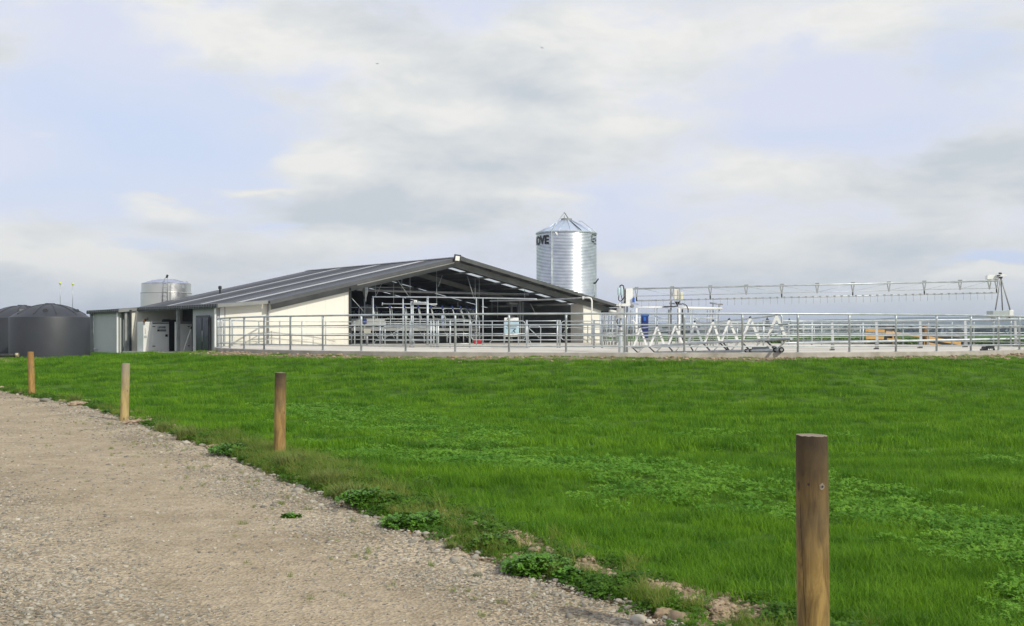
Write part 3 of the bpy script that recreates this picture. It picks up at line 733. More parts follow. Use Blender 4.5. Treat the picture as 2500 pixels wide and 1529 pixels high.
# ------------------------------------------------------------------ generator cabinets under the lean-to
def cabinet(x0, x1, y0, y1, s, lab, sign, hinge_left, dep=1.0):
    a, b = BP(x0, y1, s), BP(x1, y1, s); zt_ = BP(x0, y0, s).z
    L_ = (b - a).length; t = thing('generator_cabinet', a, lab, 'generator', 'white generator cabinets under the lean-to')
    d = (b - a).normalized(); d.z = 0; h = zt_ - a.z
    def Q(u, z, off=0): return a + d * (u * L_) + Vector((0, 0, z * h)) - U * off
    mb = MB(); mb.prism([Q(0, 0), Q(1, 0), Q(1, 1), Q(0, 1)], U * dep); build(mb, 'cabinet_body', WHITE, t, .02)
    u0, u1 = (.36, .97) if hinge_left else (.06, .80)
    mb = MB(); mb.prism([Q(u0, .10, .03), Q(u1, .10, .03), Q(u1, .93, .03), Q(u0, .93, .03)], U * .029); dd = build(mb, 'door', WHITE, t, .006)
    mb = MB(); mb.prism([Q(u0 - .02, .945, .04), Q(1, .945, .04), Q(1, .975, .04), Q(u0 - .02, .975, .04)], U * .03); build(mb, 'drip_strip', BLACK, t)
    hu = u0 if hinge_left else u1 - .06
    for z in (.17, .83):
        mb = MB(); mb.prism([Q(hu - .02, z, .05), Q(hu + .09, z, .05), Q(hu + .09, z + .025, .05), Q(hu - .02, z + .025, .05)], U * .02); build(mb, 'hinge', BLACK, dd)
    lu = u1 - .13 if hinge_left else u0 + .03
    mb = MB(); mb.prism([Q(lu, .50, .06), Q(lu + .09, .50, .06), Q(lu + .09, .58, .06), Q(lu, .58, .06)], U * .03); build(mb, 'latch', BLACK, dd)
    if sign:
        mb = MB(); mb.prism([Q(.53, .76, .04), Q(.87, .76, .04), Q(.87, .86, .04), Q(.53, .86, .04)], U * .008); sg = build(mb, 'sign', mat('sign_face', (.62, .64, .66), (.58, .6, .62), .5), dd)
        mb = MB(); mb.prism([Q(.53, .68, .04), Q(.87, .68, .04), Q(.87, .745, .04), Q(.53, .745, .04)], U * .008); sb = build(mb, 'sign', BLACK, dd)
        fx = lambda ox, oz, of: (lambda x, y: Q(ox, oz, of) + d * x + Vector((0, 0, y)))
        text_on('POWER', .14, fx(.85, .79, .044), BLUE, 'lettering', sg, .006, .78)
        text_on('0800 000 000', .07, fx(.85, .70, .044), WHITE, 'lettering', sb, 0, 1.0)
        mb = MB(); cc = Q(.585, .81, .043)
        mb.add([cc + d * (r_ * math.cos(k * PI / 12)) + Vector((0, 0, r_ * math.sin(k * PI / 12))) for r_ in (.05, .03) for k in range(24)], [(k, (k + 1) % 24, 24 + (k + 1) % 24, 24 + k) for k in range(24)])
        build(mb, 'emblem', mat('green_emblem', (.12, .2, .14), (.1, .16, .12), .5), sg, fix=False)
        mb = MB(); mb.prism([Q(.02, .46, .02), Q(.13, .46, .02), Q(.13, .54, .02), Q(.02, .54, .02)], U * .018); build(mb, 'label_plate', GREYP, t)
        mb = MB(); mb.tube([Q(.07, .60, .02), Q(.07, .80, .02)], .012); build(mb, 'tie_strap', GREYP, t)
    return t
cabinet(350, 413, 786, 859, 8.6, 'large white generator cabinet with a small power sign on its door', True, True)
cabinet(428, 469, 786, 858, 7.6, 'white generator cabinet without a sign, partly behind the grey lean-to post', False, False, .12)
rd = thing('radiator_unit', BP(420, 859, 9.2), 'black radiator unit between the two white generator cabinets', 'radiator')
mb = MB(); a, b = BP(405, 862, 9.6), BP(431, 862, 9.6); z = BP(405, 781, 9.6).z
mb.prism([a, b, Vector((b.x, b.y, z)), Vector((a.x, a.y, z))], U * .7); build(mb, 'housing', BLACK, rd, .05)
mb = MB(); mb.bar(BP(398, 782, 9.3), BP(414, 782, 9.3), .25, .12); build(mb, 'duct', BLACK, rd)
ex = thing('exhaust_elbow', BP(353, 786, 8.3), 'small black exhaust elbow on top of the signed generator cabinet', 'exhaust pipe')
rod('pipe', [BP(351, 787, 8.3), BP(354, 782, 8.3), BP(356, 780, 8.3)], .07, POLE_B, ex, 10); rod('muffler', [BP(354, 781, 8.2), BP(361, 778, 8.2)], .075, BLACK, ex, 10)
br = thing('yard_broom', BP(461, 858, 3.3), 'long handled broom with black grip leaning by the right generator cabinet', 'broom')
rod('handle', [B(-3.16, 4.3, -.45), B(-3.04, 3.4, .95)], .022, WHITE, br); rod('grip', [B(-3.05, 3.42, .88), B(-3.03, 3.36, 1.02)], .035, BLACK, br)

# ------------------------------------------------------------------ round yard rail
ring = thing('yard_rail', (CY.x, CY.y, YZ), 'round galvanised pipe rail fence standing on the kerb of the yard', 'fence')
PH, DT = 3.522, .101
ZR = (1.30, .93, .575, .215)
A0, A1 = R(165.5), R(360 + 93.0)
def rp(a, z, r=RY): return (CY.x + r * math.cos(a), CY.y + r * math.sin(a), YZ + z)
for i, z in enumerate(ZR):
    mb = MB(); mb.tube([rp(A0 + (A1 - A0) * k / 150, z) for k in range(151)], .034 if i == 0 else .024, 8)
    build(mb, 'rail', GALV, ring)
k = -6
while PH + DT * k < A1:
    a = PH + DT * k; k += 1
    if a < A0 - .01: continue
    mb = MB(); mb.tube([rp(a, .0), rp(a, 1.14), rp(a, 1.27)], [.037, .037, .045], 10)
    mb.lathe(rp(a, .0), [(.08, .01), (.08, .025), (.04, .03)], 10)
    build(mb, 'post', GALV, ring)

def fence(name, pts, label, cat='fence', group=None, zr=(1.29, .97, .63, .31), posts=(), pr=.04, rr=.024, m=GALV, zp=1.33, zb=-.1, extra=None):
    """pts: (photo column, distance) polyline; posts: photo columns"""
    W = [P(px, 0, d) for px, d in pts]
    t = thing(name, (W[0].x, W[0].y, YZ), label, cat, group)
    for z in zr:
        mb = MB(); mb.tube([(w.x, w.y, YZ + z) for w in W], rr, 8); build(mb, 'rail', m, t)
    for px in posts:
        d = interp(px, pts); w = P(px, 0, d)
        mb = MB(); mb.tube([(w.x, w.y, YZ + zb), (w.x, w.y, YZ + zp)], pr, 10); build(mb, 'post', m, t)
    return t
def interp(px, pts):
    if px <= pts[0][0]: return pts[0][1]
    for (a, d0), (b, d1) in zip(pts, pts[1:]):
        if px <= b:
            q = (px - a) / (b - a); k0, k1 = 1 / d0, 1 / d1
            return 1 / (k0 + (k1 - k0) * q)
    return pts[-1][1]
FL = [(860, 64.0), (1147, 60.6), (1500, 58.2)]       # entry line of the yard in front of the platform
fence('pipe_fence', [(633, 61.4), (683, 62.3), (737, 62.9), (795, 63.6), (858, 64.2)], 'pipe fence running along the foot of the cream gable wall', posts=(683, 737, 795), group=None)
fence('pipe_fence', [(862, interp(862, FL)), (1066, interp(1066, FL))], 'pipe fence before the dark shed opening, just right of the cream wall', posts=(866, 882, 928, 940, 1001, 1066), pr=.035)
fence('pipe_fence', [(1052, 61.0), (1146, 60.4)], 'short pipe fence with close-set posts left of the round-cornered gate', posts=(1052, 1059, 1070, 1099, 1112, 1147), pr=.045, zr=(1.29, .63, .1))
fence('pipe_fence', [(1286, 59.4), (1366, 59.0)], 'short pipe fence between the two round-cornered gates', posts=(1286, 1361, 1367), pr=.05)
fence('pipe_fence', [(1450, 58.5), (1506, 58.0)], 'short pipe fence from the gate to the central pivot column', posts=(1450, 1470), pr=.05)

def gate(x0, x1, d0, d1, z0, z1, label, rails=(.33, .66), brace=None, ups=(), r=.022, name='pipe_gate', group='round-cornered pipe gates'):
    a, b = P(x0, 0, d0), P(x1, 0, d1); L_ = Vector((b.x - a.x, b.y - a.y, 0)).length; d = Vector((b.x - a.x, b.y - a.y, 0)) / L_
    t = thing(name, (a.x, a.y, YZ), label, 'gate', group)
    def Q(u, z): return Vector((a.x, a.y, YZ + z)) + d * u
    c = .16; pts = []
    for (cu, cz, s) in ((c, z0 + c, 180), (L_ - c, z0 + c, 270), (L_ - c, z1 - c, 0), (c, z1 - c, 90)):
        for k in range(6):
            q = R(s + 90 * k / 5); pts.append(Q(cu + c * math.cos(q), cz + c * math.sin(q)))
    mb = MB(); mb.tube(pts, r, 8, closed=True); build(mb, 'frame', GALV, t)
    for f in rails:
        z = z0 + (z1 - z0) * f; mb = MB(); mb.tube([Q(0, z), Q(L_, z)], r * .9, 8); build(mb, 'rail', GALV, t)
    for u in ups:
        mb = MB(); mb.tube([Q(u * L_, z0), Q(u * L_, z1)], r * .9, 8); build(mb, 'upright', GALV, t)
    if brace: mb = MB(); mb.tube([Q(brace[0] * L_, brace[1]), Q(brace[2] * L_, brace[3])], r, 8); build(mb, 'brace', GALV, t)
    return t
gate(1151, 1282, 60.3, 59.4, .31, 1.29, 'wide round-cornered pipe gate in front of the red crate', ups=(.15, .39, .63), rails=(.33, .67))
gate(1370, 1447, 58.9, 58.5, .31, 1.27, 'round-cornered pipe gate in front of the cream pier, left of the pivot column', brace=(.08, .7, .22, .95), ups=(.15, .7))
gate(934, 1060, 63.0, 61.6, .25, 1.02, 'round-cornered pipe gate with a long diagonal brace near the cream wall', rails=(.5,), brace=(.03, .38, .42, .98), ups=(.3, .55))
gate(1196, 1296, 61.5, 61.0, -.12, .27, 'low hoop rail on the floor below the wide pipe gate', rails=(), name='hoop_rail', group='low floor hoops')
gate(914, 1012, 64.0, 62.6, -.12, .25, 'low hoop rail on the floor near the cream wall', rails=(), name='hoop_rail', group='low floor hoops')
gate(1290, 1320, 60.5, 60.3, .05, 1.05, 'small narrow pipe gate right of the pale blue cabinet', rails=(.5,), brace=(.0, .95, .9, .4), name='pipe_gate')
def pipes(name, label, cat, segs_, group=None, m=GALV, part='pipe'):
    """segs_: list of ([(px,py,d)...], radius)"""
    p0 = P(*segs_[0][0][0]); t = thing(name, (p0.x, p0.y, YZ), label, cat, group)
    for sg in segs_:
        pts, r = sg[0], sg[1]; mm = sg[2] if len(sg) > 2 else m; nm = sg[3] if len(sg) > 3 else part
        mb = MB(); mb.tube([P(*q) for q in pts], r, 8); build(mb, nm, mm, t)
    return t
pipes('overhead_frame', 'tall pipe frame with level top rail standing in the shed opening', 'pipe frame',
      [([(909, 725, 62.5), (1070, 726, 61.5), (1300, 730, 60.5), (1311, 731, 60.4)], .032, GALV, 'rail')] +
      [([(x, y0, d), (x, 843, d)], r, GALV, 'post') for x, y0, d, r in ((911, 725, 62.5, .032), (984, 724, 62.1, .032), (1163, 728, 61, .03), (1179, 728, 61, .03))] +
      [([(1044, 724, 61.8), (1044, 843, 61.8)], .06, GALV, 'post')])
pipes('overhead_frame', 'lower pipe frame with a small white box on its corner, inside the shed opening', 'pipe frame',
      [([(1004, 736, 63), (1004, 842, 63)], .04, GALV, 'post'), ([(1008, 736, 63), (1008, 842, 63)], .045, GALV, 'post'), ([(1004, 739, 63), (1042, 739, 62.5)], .035, GALV, 'rail'),
       ([(934, 742, 64.5), (1067, 743, 63.5)], .03, GALV, 'rail'), ([(934, 739, 64.5), (933, 746, 64.5)], .03, GALV, 'rail')])
jb = thing('junction_box', P(1014, 739, 62.9), 'small white junction box on the lower pipe frame inside the shed', 'box')
mb = MB(); mb.box(P(1011, 739, 62.9) + Vector((0, -.12, 0)), P(1018, 733, 62.9) + Vector((0, .1, 0))); build(mb, 'housing', WHITE, jb, .01); mb = MB(); mb.box(P(1013, 737.5, 62.9) + Vector((0, -.13, 0)), P(1016, 735, 62.9) + Vector((0, -.12, 0))); build(mb, 'cover', GREYP, jb)
pipes('gooseneck_pipe', 'white pipe coming out under the eave and bending down past the cream pier', 'pipe',
      [([(1196, 735, 66), (1300, 733, 64), (1380, 730, 61), (1424, 727, 59.2)], .035, GALV_D), ([(1424, 724, 59.2), (1424, 731, 59.2)], .06, WHITE, 'collar'),
       ([(1424, 727, 59.2), (1438, 727, 59), (1443, 729, 59), (1445, 735, 59), (1445, 842, 59)], .042, WHITE, 'pipe')])

# feed auger with hopper
au = thing('feed_auger', BP(880, 706, 3), 'long grey feed auger tube with motor and hopper hung under the shed roof', 'auger')
rod('tube', [BP(882, 709, 3), BP(1070, 714, 3), BP(1290, 720, 3)], .075, GALV_D, au, 12)
rod('tube', [BP(895, 702, 6), BP(1010, 702, 6)], .05, GALV_D, au, 12)
mb = MB(); a = BP(892, 703, 3)
for (h0, r0, h1, r1) in ((-1.15, .05, -.55, .16), (-.55, .16, 0, .19)): pass
mb.lathe(BP(892, 727, 3), [(.05, -.25), (.06, 0), (.17, .38), (.17, .68), (.12, .72)], 4, smooth=False); build(mb, 'hopper', GALV, au)
rod('motor', [BP(872, 706, 3), BP(884, 706, 3)], .11, GALV_D, au, 12)
rod('drop_pipe', [BP(890, 730, 3), BP(890, 782, 3)], .045, GALV, au, 10)

# ------------------------------------------------------------------ rotary milking platform
qx, qy = -9.68, 77.0; QR = 7.5
rot = thing('rotary_platform', (qx, qy, YZ), 'round rotary milking platform with leaning blue-capped bail rods in the dark shed', 'milking platform')
def qp(a, r, z): return Vector((qx + r * math.cos(a), qy + r * math.sin(a), YZ + z))
mb = MB(); mb.lathe((qx, qy, YZ), [(QR - 2.0, .80), (QR - 2.0, .98), (QR - .05, .98), (QR, .96), (QR, .80), (QR - 2.0, .80)], 98); build(mb, 'deck', GALV_D, rot)
mb = MB(); mb.lathe((qx, qy, YZ), [(QR - 1.2, .1), (QR - 1.2, .8)], 60); build(mb, 'skirt', BLACK, rot)
mb = MB(); mb.lathe((qx, qy, YZ), [(QR + .02, 1.1), (QR + .02, 1.5), (QR - .02, 1.5), (QR - .02, 1.1)], 40, a0=R(232), a1=R(285)); build(mb, 'rump_panel', GREYP, rot)
for z, r in ((2.22, QR - .25), (1.52, QR), (1.25, QR)):
    mb = MB(); mb.tube([qp(2 * PI * k / 72, r, z) for k in range(72)], .028, 6, closed=True); build(mb, 'ring_rail', GALV, rot)
def bail(a):
    mb = MB(); mb.tube([qp(a, QR - .30, 2.36), qp(a, QR + .02, 1.52)], .036, 8); mb.tube([qp(a + .022, QR - .45, 2.3), qp(a + .022, QR - .1, 1.5)], .03, 6)
    mb.tube([qp(a, QR, 1.52), qp(a, QR, .98)], .03, 6)
    mb.tube([qp(a, QR, 1.5), qp(a, QR - .9, 1.6), qp(a, QR - 1.9, 1.3), qp(a, QR - 1.95, .98)], .028, 6)
    o = build(mb, 'bail', GALV, rot)
    mb = MB(); mb.tube([qp(a, QR - .31, 2.38), qp(a, QR - .24, 2.18)], .075, 8); mb.bar(qp(a, QR - .42, 2.33), qp(a, QR - .2, 2.33), .06, .08)
    build(mb, 'cap', BLUE, o)
    # hanging claw and leg below the deck
    mb = MB(); mb.tube([qp(a, QR - .1, .8), qp(a + .03, QR + .12, .35)], .02, 6); mb.tube([qp(a + .064, QR - .3, .8), qp(a + .064, QR - .3, .05)], .04, 6); build(mb, 'leg', GALV, rot)
for k in range(49): bail(2 * PI * k / 49 + .02)
mb = MB(); mb.lathe((qx, qy, YZ), [(.5, 0), (.5, 2.2), (.3, 2.5), (.01, 2.6)], 24); build(mb, 'hub', GALV_D, rot)

pb = thing('spray_cabinet', P(1250, 842, 66), 'pale blue machine cabinet with dark hoses standing behind the pipe gate', 'machine cabinet')
mb = MB(); mb.box(P(1230, 814, 66), P(1267, 786, 66) + Vector((0, .9, 0))); build(mb, 'body', PALEB, pb, .03)
mb = MB(); mb.box(P(1231, 784, 66), P(1266, 776, 66) + Vector((0, .8, 0))); build(mb, 'top_tank', WHITE, pb, .03)
mb = MB(); mb.tube([P(1258, 812, 65.9), P(1253, 808, 65.9), P(1259, 803, 65.9)], .03); mb.tube([P(1238, 780, 65.9), P(1247, 774, 65.9), P(1256, 772, 65.9)], .03); mb.tube([P(1239, 796, 65.9), P(1242, 798, 65.9), P(1262, 798, 65.9)], .022); build(mb, 'hose', BLACK, pb)
mb = MB(); mb.box(P(1229, 822, 66), P(1268, 815, 66) + Vector((0, .9, 0))); build(mb, 'tray', WHITE, pb)
for x in (1231, 1266):
    for dd in (0, .8): mb = MB(); mb.bar(P(x, 842, 66) + Vector((0, dd, 0)), P(x, 815, 66) + Vector((0, dd, 0)), .07, .07); build(mb, 'leg', GALV_D, pb)
rc = thing('red_crate', P(1167, 841, 63), 'bright red crate on the shed floor behind the wide pipe gate', 'crate')
mb = MB(); mb.box(P(1157, 840, 63), P(1176, 831, 63) + Vector((0, .3, 0))); build(mb, 'body', RED, rc, .02)
mb = MB(); mb.tube([P(1168, 831, 63) + Vector((0, .1, 0)), P(1170, 829, 63), P(1173, 831, 63) + Vector((0, .1, 0))], .02); build(mb, 'handle', BLACK, rc)
gb = thing('control_box', P(896, 834, 64.5), 'beige control box on a short pedestal behind the fence by the cream wall', 'box')
mb = MB(); mb.box(P(888, 815, 64.6), P(904, 803, 64.6) + Vector((0, .25, 0))); build(mb, 'housing', mat('beige_box', (.45, .43, .37), (.40, .385, .33), .5), gb, .01); rod('pedestal', [P(896, 843, 64.8), P(896, 815, 64.8)], .07, GALV_D, gb)
bm_ = thing('motor_unit', P(889, 790, 65.5), 'dark blue motor below the auger drop pipe beside the cream wall', 'motor')
mb = MB(); mb.lathe(P(890, 789, 65.5), [(.001, -.06), (.13, -.05), (.13, .2), (.09, .25), (.001, .25)], 12); build(mb, 'housing', BLUE, bm_)
mb = MB(); mb.lathe(P(890, 789, 65.5), [(.05, -.9), (.05, -.05)], 10); build(mb, 'stand', GALV_D, bm_)

# ------------------------------------------------------------------ central pivot
pv = thing('pivot_column', (CY.x, CY.y, YZ + DISH), 'central pivot column with stainless drum and hoses at the yard centre', 'pivot')
cx_, cy_ = P(1515, 0, 57.1).x, 57.1
mb = MB(); mb.lathe((cx_, cy_, YZ), [(.11, DISH), (.11, .68), (.14, .68), (.14, .72)], 16); build(mb, 'column', GALV, pv)
mb = MB(); mb.lathe((cx_, cy_, 0), [(.001, P(0, 778, 57).z), (.20, P(0, 777, 57).z), (.205, P(0, 765, 57).z), (.195, P(0, 764.5, 57).z), (.2, P(0, 753, 57).z), (.001, P(0, 752, 57).z)], 24); build(mb, 'drum', STAIN, pv)
mb = MB(); mb.lathe((cx_, cy_, YZ), [(.10, .72), (.15, .80), (.08, .95), (.12, 1.08), (.05, 1.3), (.05, 1.42)], 12); build(mb, 'valve', GALV_D, pv)
mb = MB(); mb.tube([P(1508, 779, 56.8), P(1506, 786, 56.8), P(1509, 795, 56.8), P(1516, 797, 56.8)], .03); build(mb, 'hose', BLACK, pv)
mb = MB(); mb.bar(P(1505, 744, 57.1), P(1546, 745, 57.1), .25, .13); mb.bar(P(1514, 752, 57.1), P(1514, 745, 57.1), .1, .1); build(mb, 'cross_beam', WHITE, pv)
for x in (1524, 1531): mb = MB(); mb.tube([P(x, 862, 57.6), P(x, 748, 57.6)], .05, 10); build(mb, 'stay_post', GALV_D if x == 1531 else GALV, pv)
mb = MB(); mb.prism([P(1528, 748, 57.0), P(1544, 748, 57.0), P(1544, 704, 57.0), P(1528, 705, 57.0)], (.1, .4, 0)); build(mb, 'control_cabinet', WHITE, pv)
mb = MB(); mb.prism([P(1524, 744, 57.0), P(1528, 744, 57.2), P(1528, 704, 57.2), P(1523, 704, 57.0)], (0, .3, 0)); build(mb, 'side_plate', GALV_D, pv)
for x in (1511, 1518):
    mb = MB(); mb.lathe(P(x, 722, 56.9), [(.001, 0), (.06, .01), (.07, .05), (.07, .36), (.05, .40), (.001, .41)], 14); build(mb, 'filter_bowl', TEAL, pv)
mb = MB(); mb.tube([P(1513, 703, 56.9), P(1514, 698, 56.9), P(1518, 696, 56.9), P(1522, 698, 56.9), P(1523, 704, 56.9), P(1520, 707, 56.9)], .03)
mb.tube([P(1511, 722, 56.8), P(1510, 732, 56.8), P(1514, 736, 56.8), P(1519, 733, 56.8), P(1525, 724, 56.8)], .024); mb.tube([P(1517, 722, 56.8), P(1519, 732, 56.8), P(1518, 740, 56.8), P(1524, 740, 56.8), P(1527, 732, 56.8)], .022)
build(mb, 'hose', BLACK, pv)
mb = MB(); mb.lathe(P(1547, 739, 56.9), [(.001, 0), (.06, 0), (.06, .2), (.045, .26), (.001, .27)], 12); build(mb, 'motor', BLUEB, pv)
mb = MB(); mb.bar(P(1547, 742, 56.9), P(1559, 743, 56.9), .1, .04); mb.lathe(P(1543, 752, 56.9), [(.02, 0), (.1, .03), (.12, .1), (.02, .16)], 10); build(mb, 'bracket', GALV_D, pv)

# ------------------------------------------------------------------ wash boom
BD = 57.2
boom = thing('wash_boom', P(1545, 735, BD), 'long thin truss boom with rows of small nozzles above the yard', 'boom')
yt = lambda x: 705.5 - (x - 1545) * .0221
ym = lambda x: 723.6 - (x - 1545) * .0224
yl = lambda x: 735.0 - (x - 1545) * .0224
def bdp(x, y, o=0): return P(x, y, BD + o)
rod('top_pipe', [bdp(1544, yt(1544)), bdp(2437, yt(2437))], .042, GALV, boom, 10)
rod('tie_rod', [bdp(1544, ym(1544)), bdp(2432, ym(2432))], .018, GALV, boom)
rod('spray_pipe', [bdp(1556, yl(1556)), bdp(2433, yl(2433))], .032, GALV, boom, 10)
bx = [1554, 1641, 1734, 1821.7, 1908.5, 1995, 2082, 2170, 2256.7, 2344, 2415.8, 2433]
for i, x in enumerate(bx):
    mb = MB(); y0, y1 = yt(x), ym(x)
    mb.bar(bdp(x - 4.5, y0 - 3), bdp(x + 4.5, y0 - 3.4), .06, .05)
    mb.bar(bdp(x + 4, y0 - 3), bdp(x + .5, y1 + 1), .045, .045, (0, 1, 0)); mb.bar(bdp(x - 4, y0 + 1), bdp(x - .3, y1 + 1), .045, .045, (0, 1, 0))
    mb.bar(bdp(x, y1 - 3), bdp(x, y1 + 3), .05, .05, (0, 1, 0))
    o = build(mb, 'bracket', GALV_D, boom)
    if i in (0, 2, 4, 6, 8, 11):
        mb = MB(); mb.tube([bdp(x, ym(x) + 2), bdp(x, yl(x) + 1)], .035, 8); build(mb, 'sleeve', BLACK, o)
for i in range(len(bx) - 2):
    a, b = (bx[i] + 3, bx[i + 1]) if i < 5 else (bx[i + 1] - 3, bx[i])
    if i == 0: a = 1572
    rod('diagonal_rod', [bdp(a, yt(a) + 1), bdp(b, ym(b))], .010, GALV, boom)
x = 1566
while x < 2428:
    mb = MB(); y = yl(x)
    mb.box(bdp(x - 2.2, y + 1.6) + Vector((0, -.05, 0)), bdp(x + 2.2, y - 2.2) + Vector((0, .05, 0)))
    mb.tube([bdp(x + .8, y + 1), bdp(x + .6, y + 16)], .007, 5)
    build(mb, 'nozzle', GALV_D, boom); x += 17.45
# carriage with tripod riding on the rail at the far end
tr = thing('boom_carriage', P(2447, 776, BD), 'three-legged carriage with white head box at the far end of the boom', 'carriage')
for q in ((2430, 758), (2447.5, 758), (2466, 757)): rod('leg', [P(2443.5, 678, BD), P(*q, BD + (.4 if q[0] == 2447.5 else 0))], .035, GALV_D, tr, 8)
mb = MB(); mb.box(P(2424.5, 776, BD - .2), P(2463, 759, BD - .2) + Vector((0, .8, 0))); build(mb, 'weight_box', mat('grey_carriage', (.42, .46, .45), (.36, .4, .39), .5), tr, .015)
mb = MB(); mb.box(P(2464, 775, BD), P(2475, 757, BD) + Vector((0, .4, 0))); build(mb, 'motor_cover', WHITE, tr, .03)
mb = MB(); mb.prism([P(2411, 682, BD), P(2438, 683, BD), P(2438, 671, BD), P(2414, 671, BD), P(2411, 674, BD)], (0, .3, 0)); build(mb, 'head_box', WHITE, tr)
mb = MB(); mb.bar(P(2433, 673, BD - .05), P(2456, 672, BD - .05), .12, .09); build(mb, 'cross_arm', WHITE, tr)
mb = MB(); mb.bar(P(2434, 673, BD - .13), P(2442, 673, BD - .13), .05, .05); mb.bar(P(2441.5, 670, BD), P(2442, 666, BD), .12, .12); mb.bar(P(2443, 680, BD), P(2443, 676, BD), .14, .14); build(mb, 'dark_fitting', DARK, tr)
for x_ in (2428, 2465):
    mb = MB(); c = P(x_, 778, BD - .1); mb.tube([c, c + Vector((0, .3, 0))], .06, 12); build(mb, 'wheel', BLACK, tr)

# ------------------------------------------------------------------ backing gate with A-frames
bg_ = thing('backing_gate', (CY.x + 1.8, CY.y - 9, YZ + DISH * .5), 'backing gate of white A-frames on a pipe truss reaching from the pivot to the kerb', 'backing gate')
def GP(px, py, o=0):
    k = (px - 1250) / F; t = (k * 57.1 - 5.26) / (3.58 + 18.8 * k); return P(px, py, 57.1 - 18.8 * t + o)
afs = [((1563, 800.5), (1545.7, 846), (1581, 845)), ((1604, 797), (1586, 844.5), (1624, 842)), ((1649, 794), (1630.7, 841.5), (1668, 838.5)), ((1696, 787), (1678, 838), (1716, 835)),
       ((1741, 785), (1719, 835.5), (1759, 832.5)), ((1780, 781.5), (1759.6, 833), (1803, 830.5)), ((1831.4, 777), (1810, 831), (1857, 829.5)), ((1896, 769.5), (1870, 830), (1922, 826))]
for i, (ap, l, r_) in enumerate(afs):
    s = (r_[0] - l[0]) / 38
    def leg(e):
        a, b = GP(ap[0] + (e[0] - ap[0]) * .10, ap[1] + 2), GP(e[0] + (.5 if e is l else -.5), e[1]); mb = MB(); mb.bar(a, b, .09, .022, (0, -1, 0)); return mb
    # flat white bars facing the viewer
    mb = MB()
    for e in (l, r_):
        w = 4.8 * s * (1 if e is l else -1)
        tx = ap[0] - (2.6 * s if e is l else -2.6 * s)
        d1 = d2 = GP(*ap).y - .1
        mb.prism([P(tx, ap[1] + 2, d1), P(tx + w * 1.0, ap[1] + 2, d1), P(e[0] + w * 1.0, e[1], d2), P(e[0] - w * .2, e[1], d2)], (.0, .03, 0))
    o = build(mb, 'a_frame', GALV if i == 3 else WHITE, bg_)
    hh = (l[1] - ap[1]) * .27; ww = hh * .52
    dg_ = GP(*ap).y - .35; mb = MB(); mb.prism([P(ap[0] - ww, ap[1] + hh, dg_), P(ap[0] - ww * .3, ap[1] + hh * .82, dg_), P(ap[0] + ww * .3, ap[1] + hh * .82, dg_), P(ap[0] + ww, ap[1] + hh, dg_), P(ap[0] + ww * .34, ap[1] + 1, dg_), P(ap[0] - ww * .34, ap[1] + 1, dg_)], (0, .02, 0)); build(mb, 'gusset', WHITE, o)
    mb = MB(); c = GP(ap[0], ap[1] - 1.5); mb.tube([c - Vector((.03, 0, .03)), c + Vector((.03, 0, .03))], .035, 8); build(mb, 'clamp', DARK, o)
def gpl(*q): return [GP(*p) for p in q]
rod('top_rail', gpl((1548, 802), (1649, 795), (1741, 787), (1831, 778), (1896, 770)), .03, GALV, bg_, 8)
rod('rail', gpl((1548, 814), (1670, 805), (1800, 799), (1925, 791)), .028, GALV, bg_, 8)
rod('rail', gpl((1548, 829), (1670, 822), (1800, 816), (1925, 807)), .024, GALV, bg_, 8)
rod('bottom_pipe', gpl((1543, 848), (1670, 840), (1800, 833), (1932, 827)), .05, GALV, bg_, 12)
rod('base_beam', gpl((1600, 861.5), (1700, 860), (1800, 858), (1905, 857)), .06, GALV_D, bg_, 8)
for (a, b) in (((1543, 848), (1557, 861)), ((1583, 846), (1599, 861)), ((1629, 843), (1645, 861)), ((1681, 839), (1694, 860)), ((1715, 837), (1737, 860)), ((1755, 835), (1779, 859)), ((1763, 833), (1782, 858)), ((1806, 831), (1832, 857)), ((1868, 830), (1893, 855))):
    rod('strut', [GP(*a), GP(*b)], .03, DARK, bg_, 6)
    c = (b[0] + (b[0] - a[0]) * .1 - 0, b[1]); e = (a[0] + 2.15 * (b[0] - a[0]), a[1] - 1)
    rod('strut', [GP(c[0], c[1], .1), GP(e[0], e[1], .1)], .025, WHITE, bg_, 6)
mb = MB()
for (a, b) in (((1545, 849), (1580, 846)), ((1586, 846), (1627, 843)), ((1634, 843), (1676, 840)), ((1686, 839), (1716, 837)), ((1722, 836), (1757, 834)), ((1764, 833), (1806, 831)), ((1812, 831), (1866, 829))):
    m_ = ((a[0] + b[0]) / 2, (a[1] + b[1]) / 2 + 5)
    mb.prism([GP(a[0], a[1], .06), GP(m_[0], m_[1] + 3, .06), GP(b[0], b[1], .06)], (0, .02, 0))
build(mb, 'skirt_plate', WHITE, bg_)
wm = thing('drive_wheels', GP(1870, 860), 'low grey wheel drive unit at the kerb end of the white backing gate', 'wheel unit')
mb = MB(); mb.prism([GP(1838, 856, -.1), GP(1882, 855, -.1), GP(1876, 846, -.1), GP(1842, 846, -.1)], (0, .35, 0)); build(mb, 'housing', mat('grey_motor_housing', (.13, .145, .16), (.1, .11, .125), .5), wm, .02)
for x_, r_ in ((1822, .065), (1833, .065), (1894, .09), (1908, .09)):
    mb = MB(); c = GP(x_, 861 - r_ * 72, -.15); mb.tube([c, c + Vector((.04, .22, 0))], r_, 16); o = build(mb, 'tyre', BLACK, wm)
    mb = MB(); mb.tube([c + Vector((0, -.015, 0)), c + Vector((.0, .03, 0))], r_ * .5, 12); build(mb, 'rim', GALV_D, o)
mb = MB(); mb.bar(GP(1815, 857), GP(1905, 853), .12, .07); build(mb, 'axle_beam', GALV, wm)
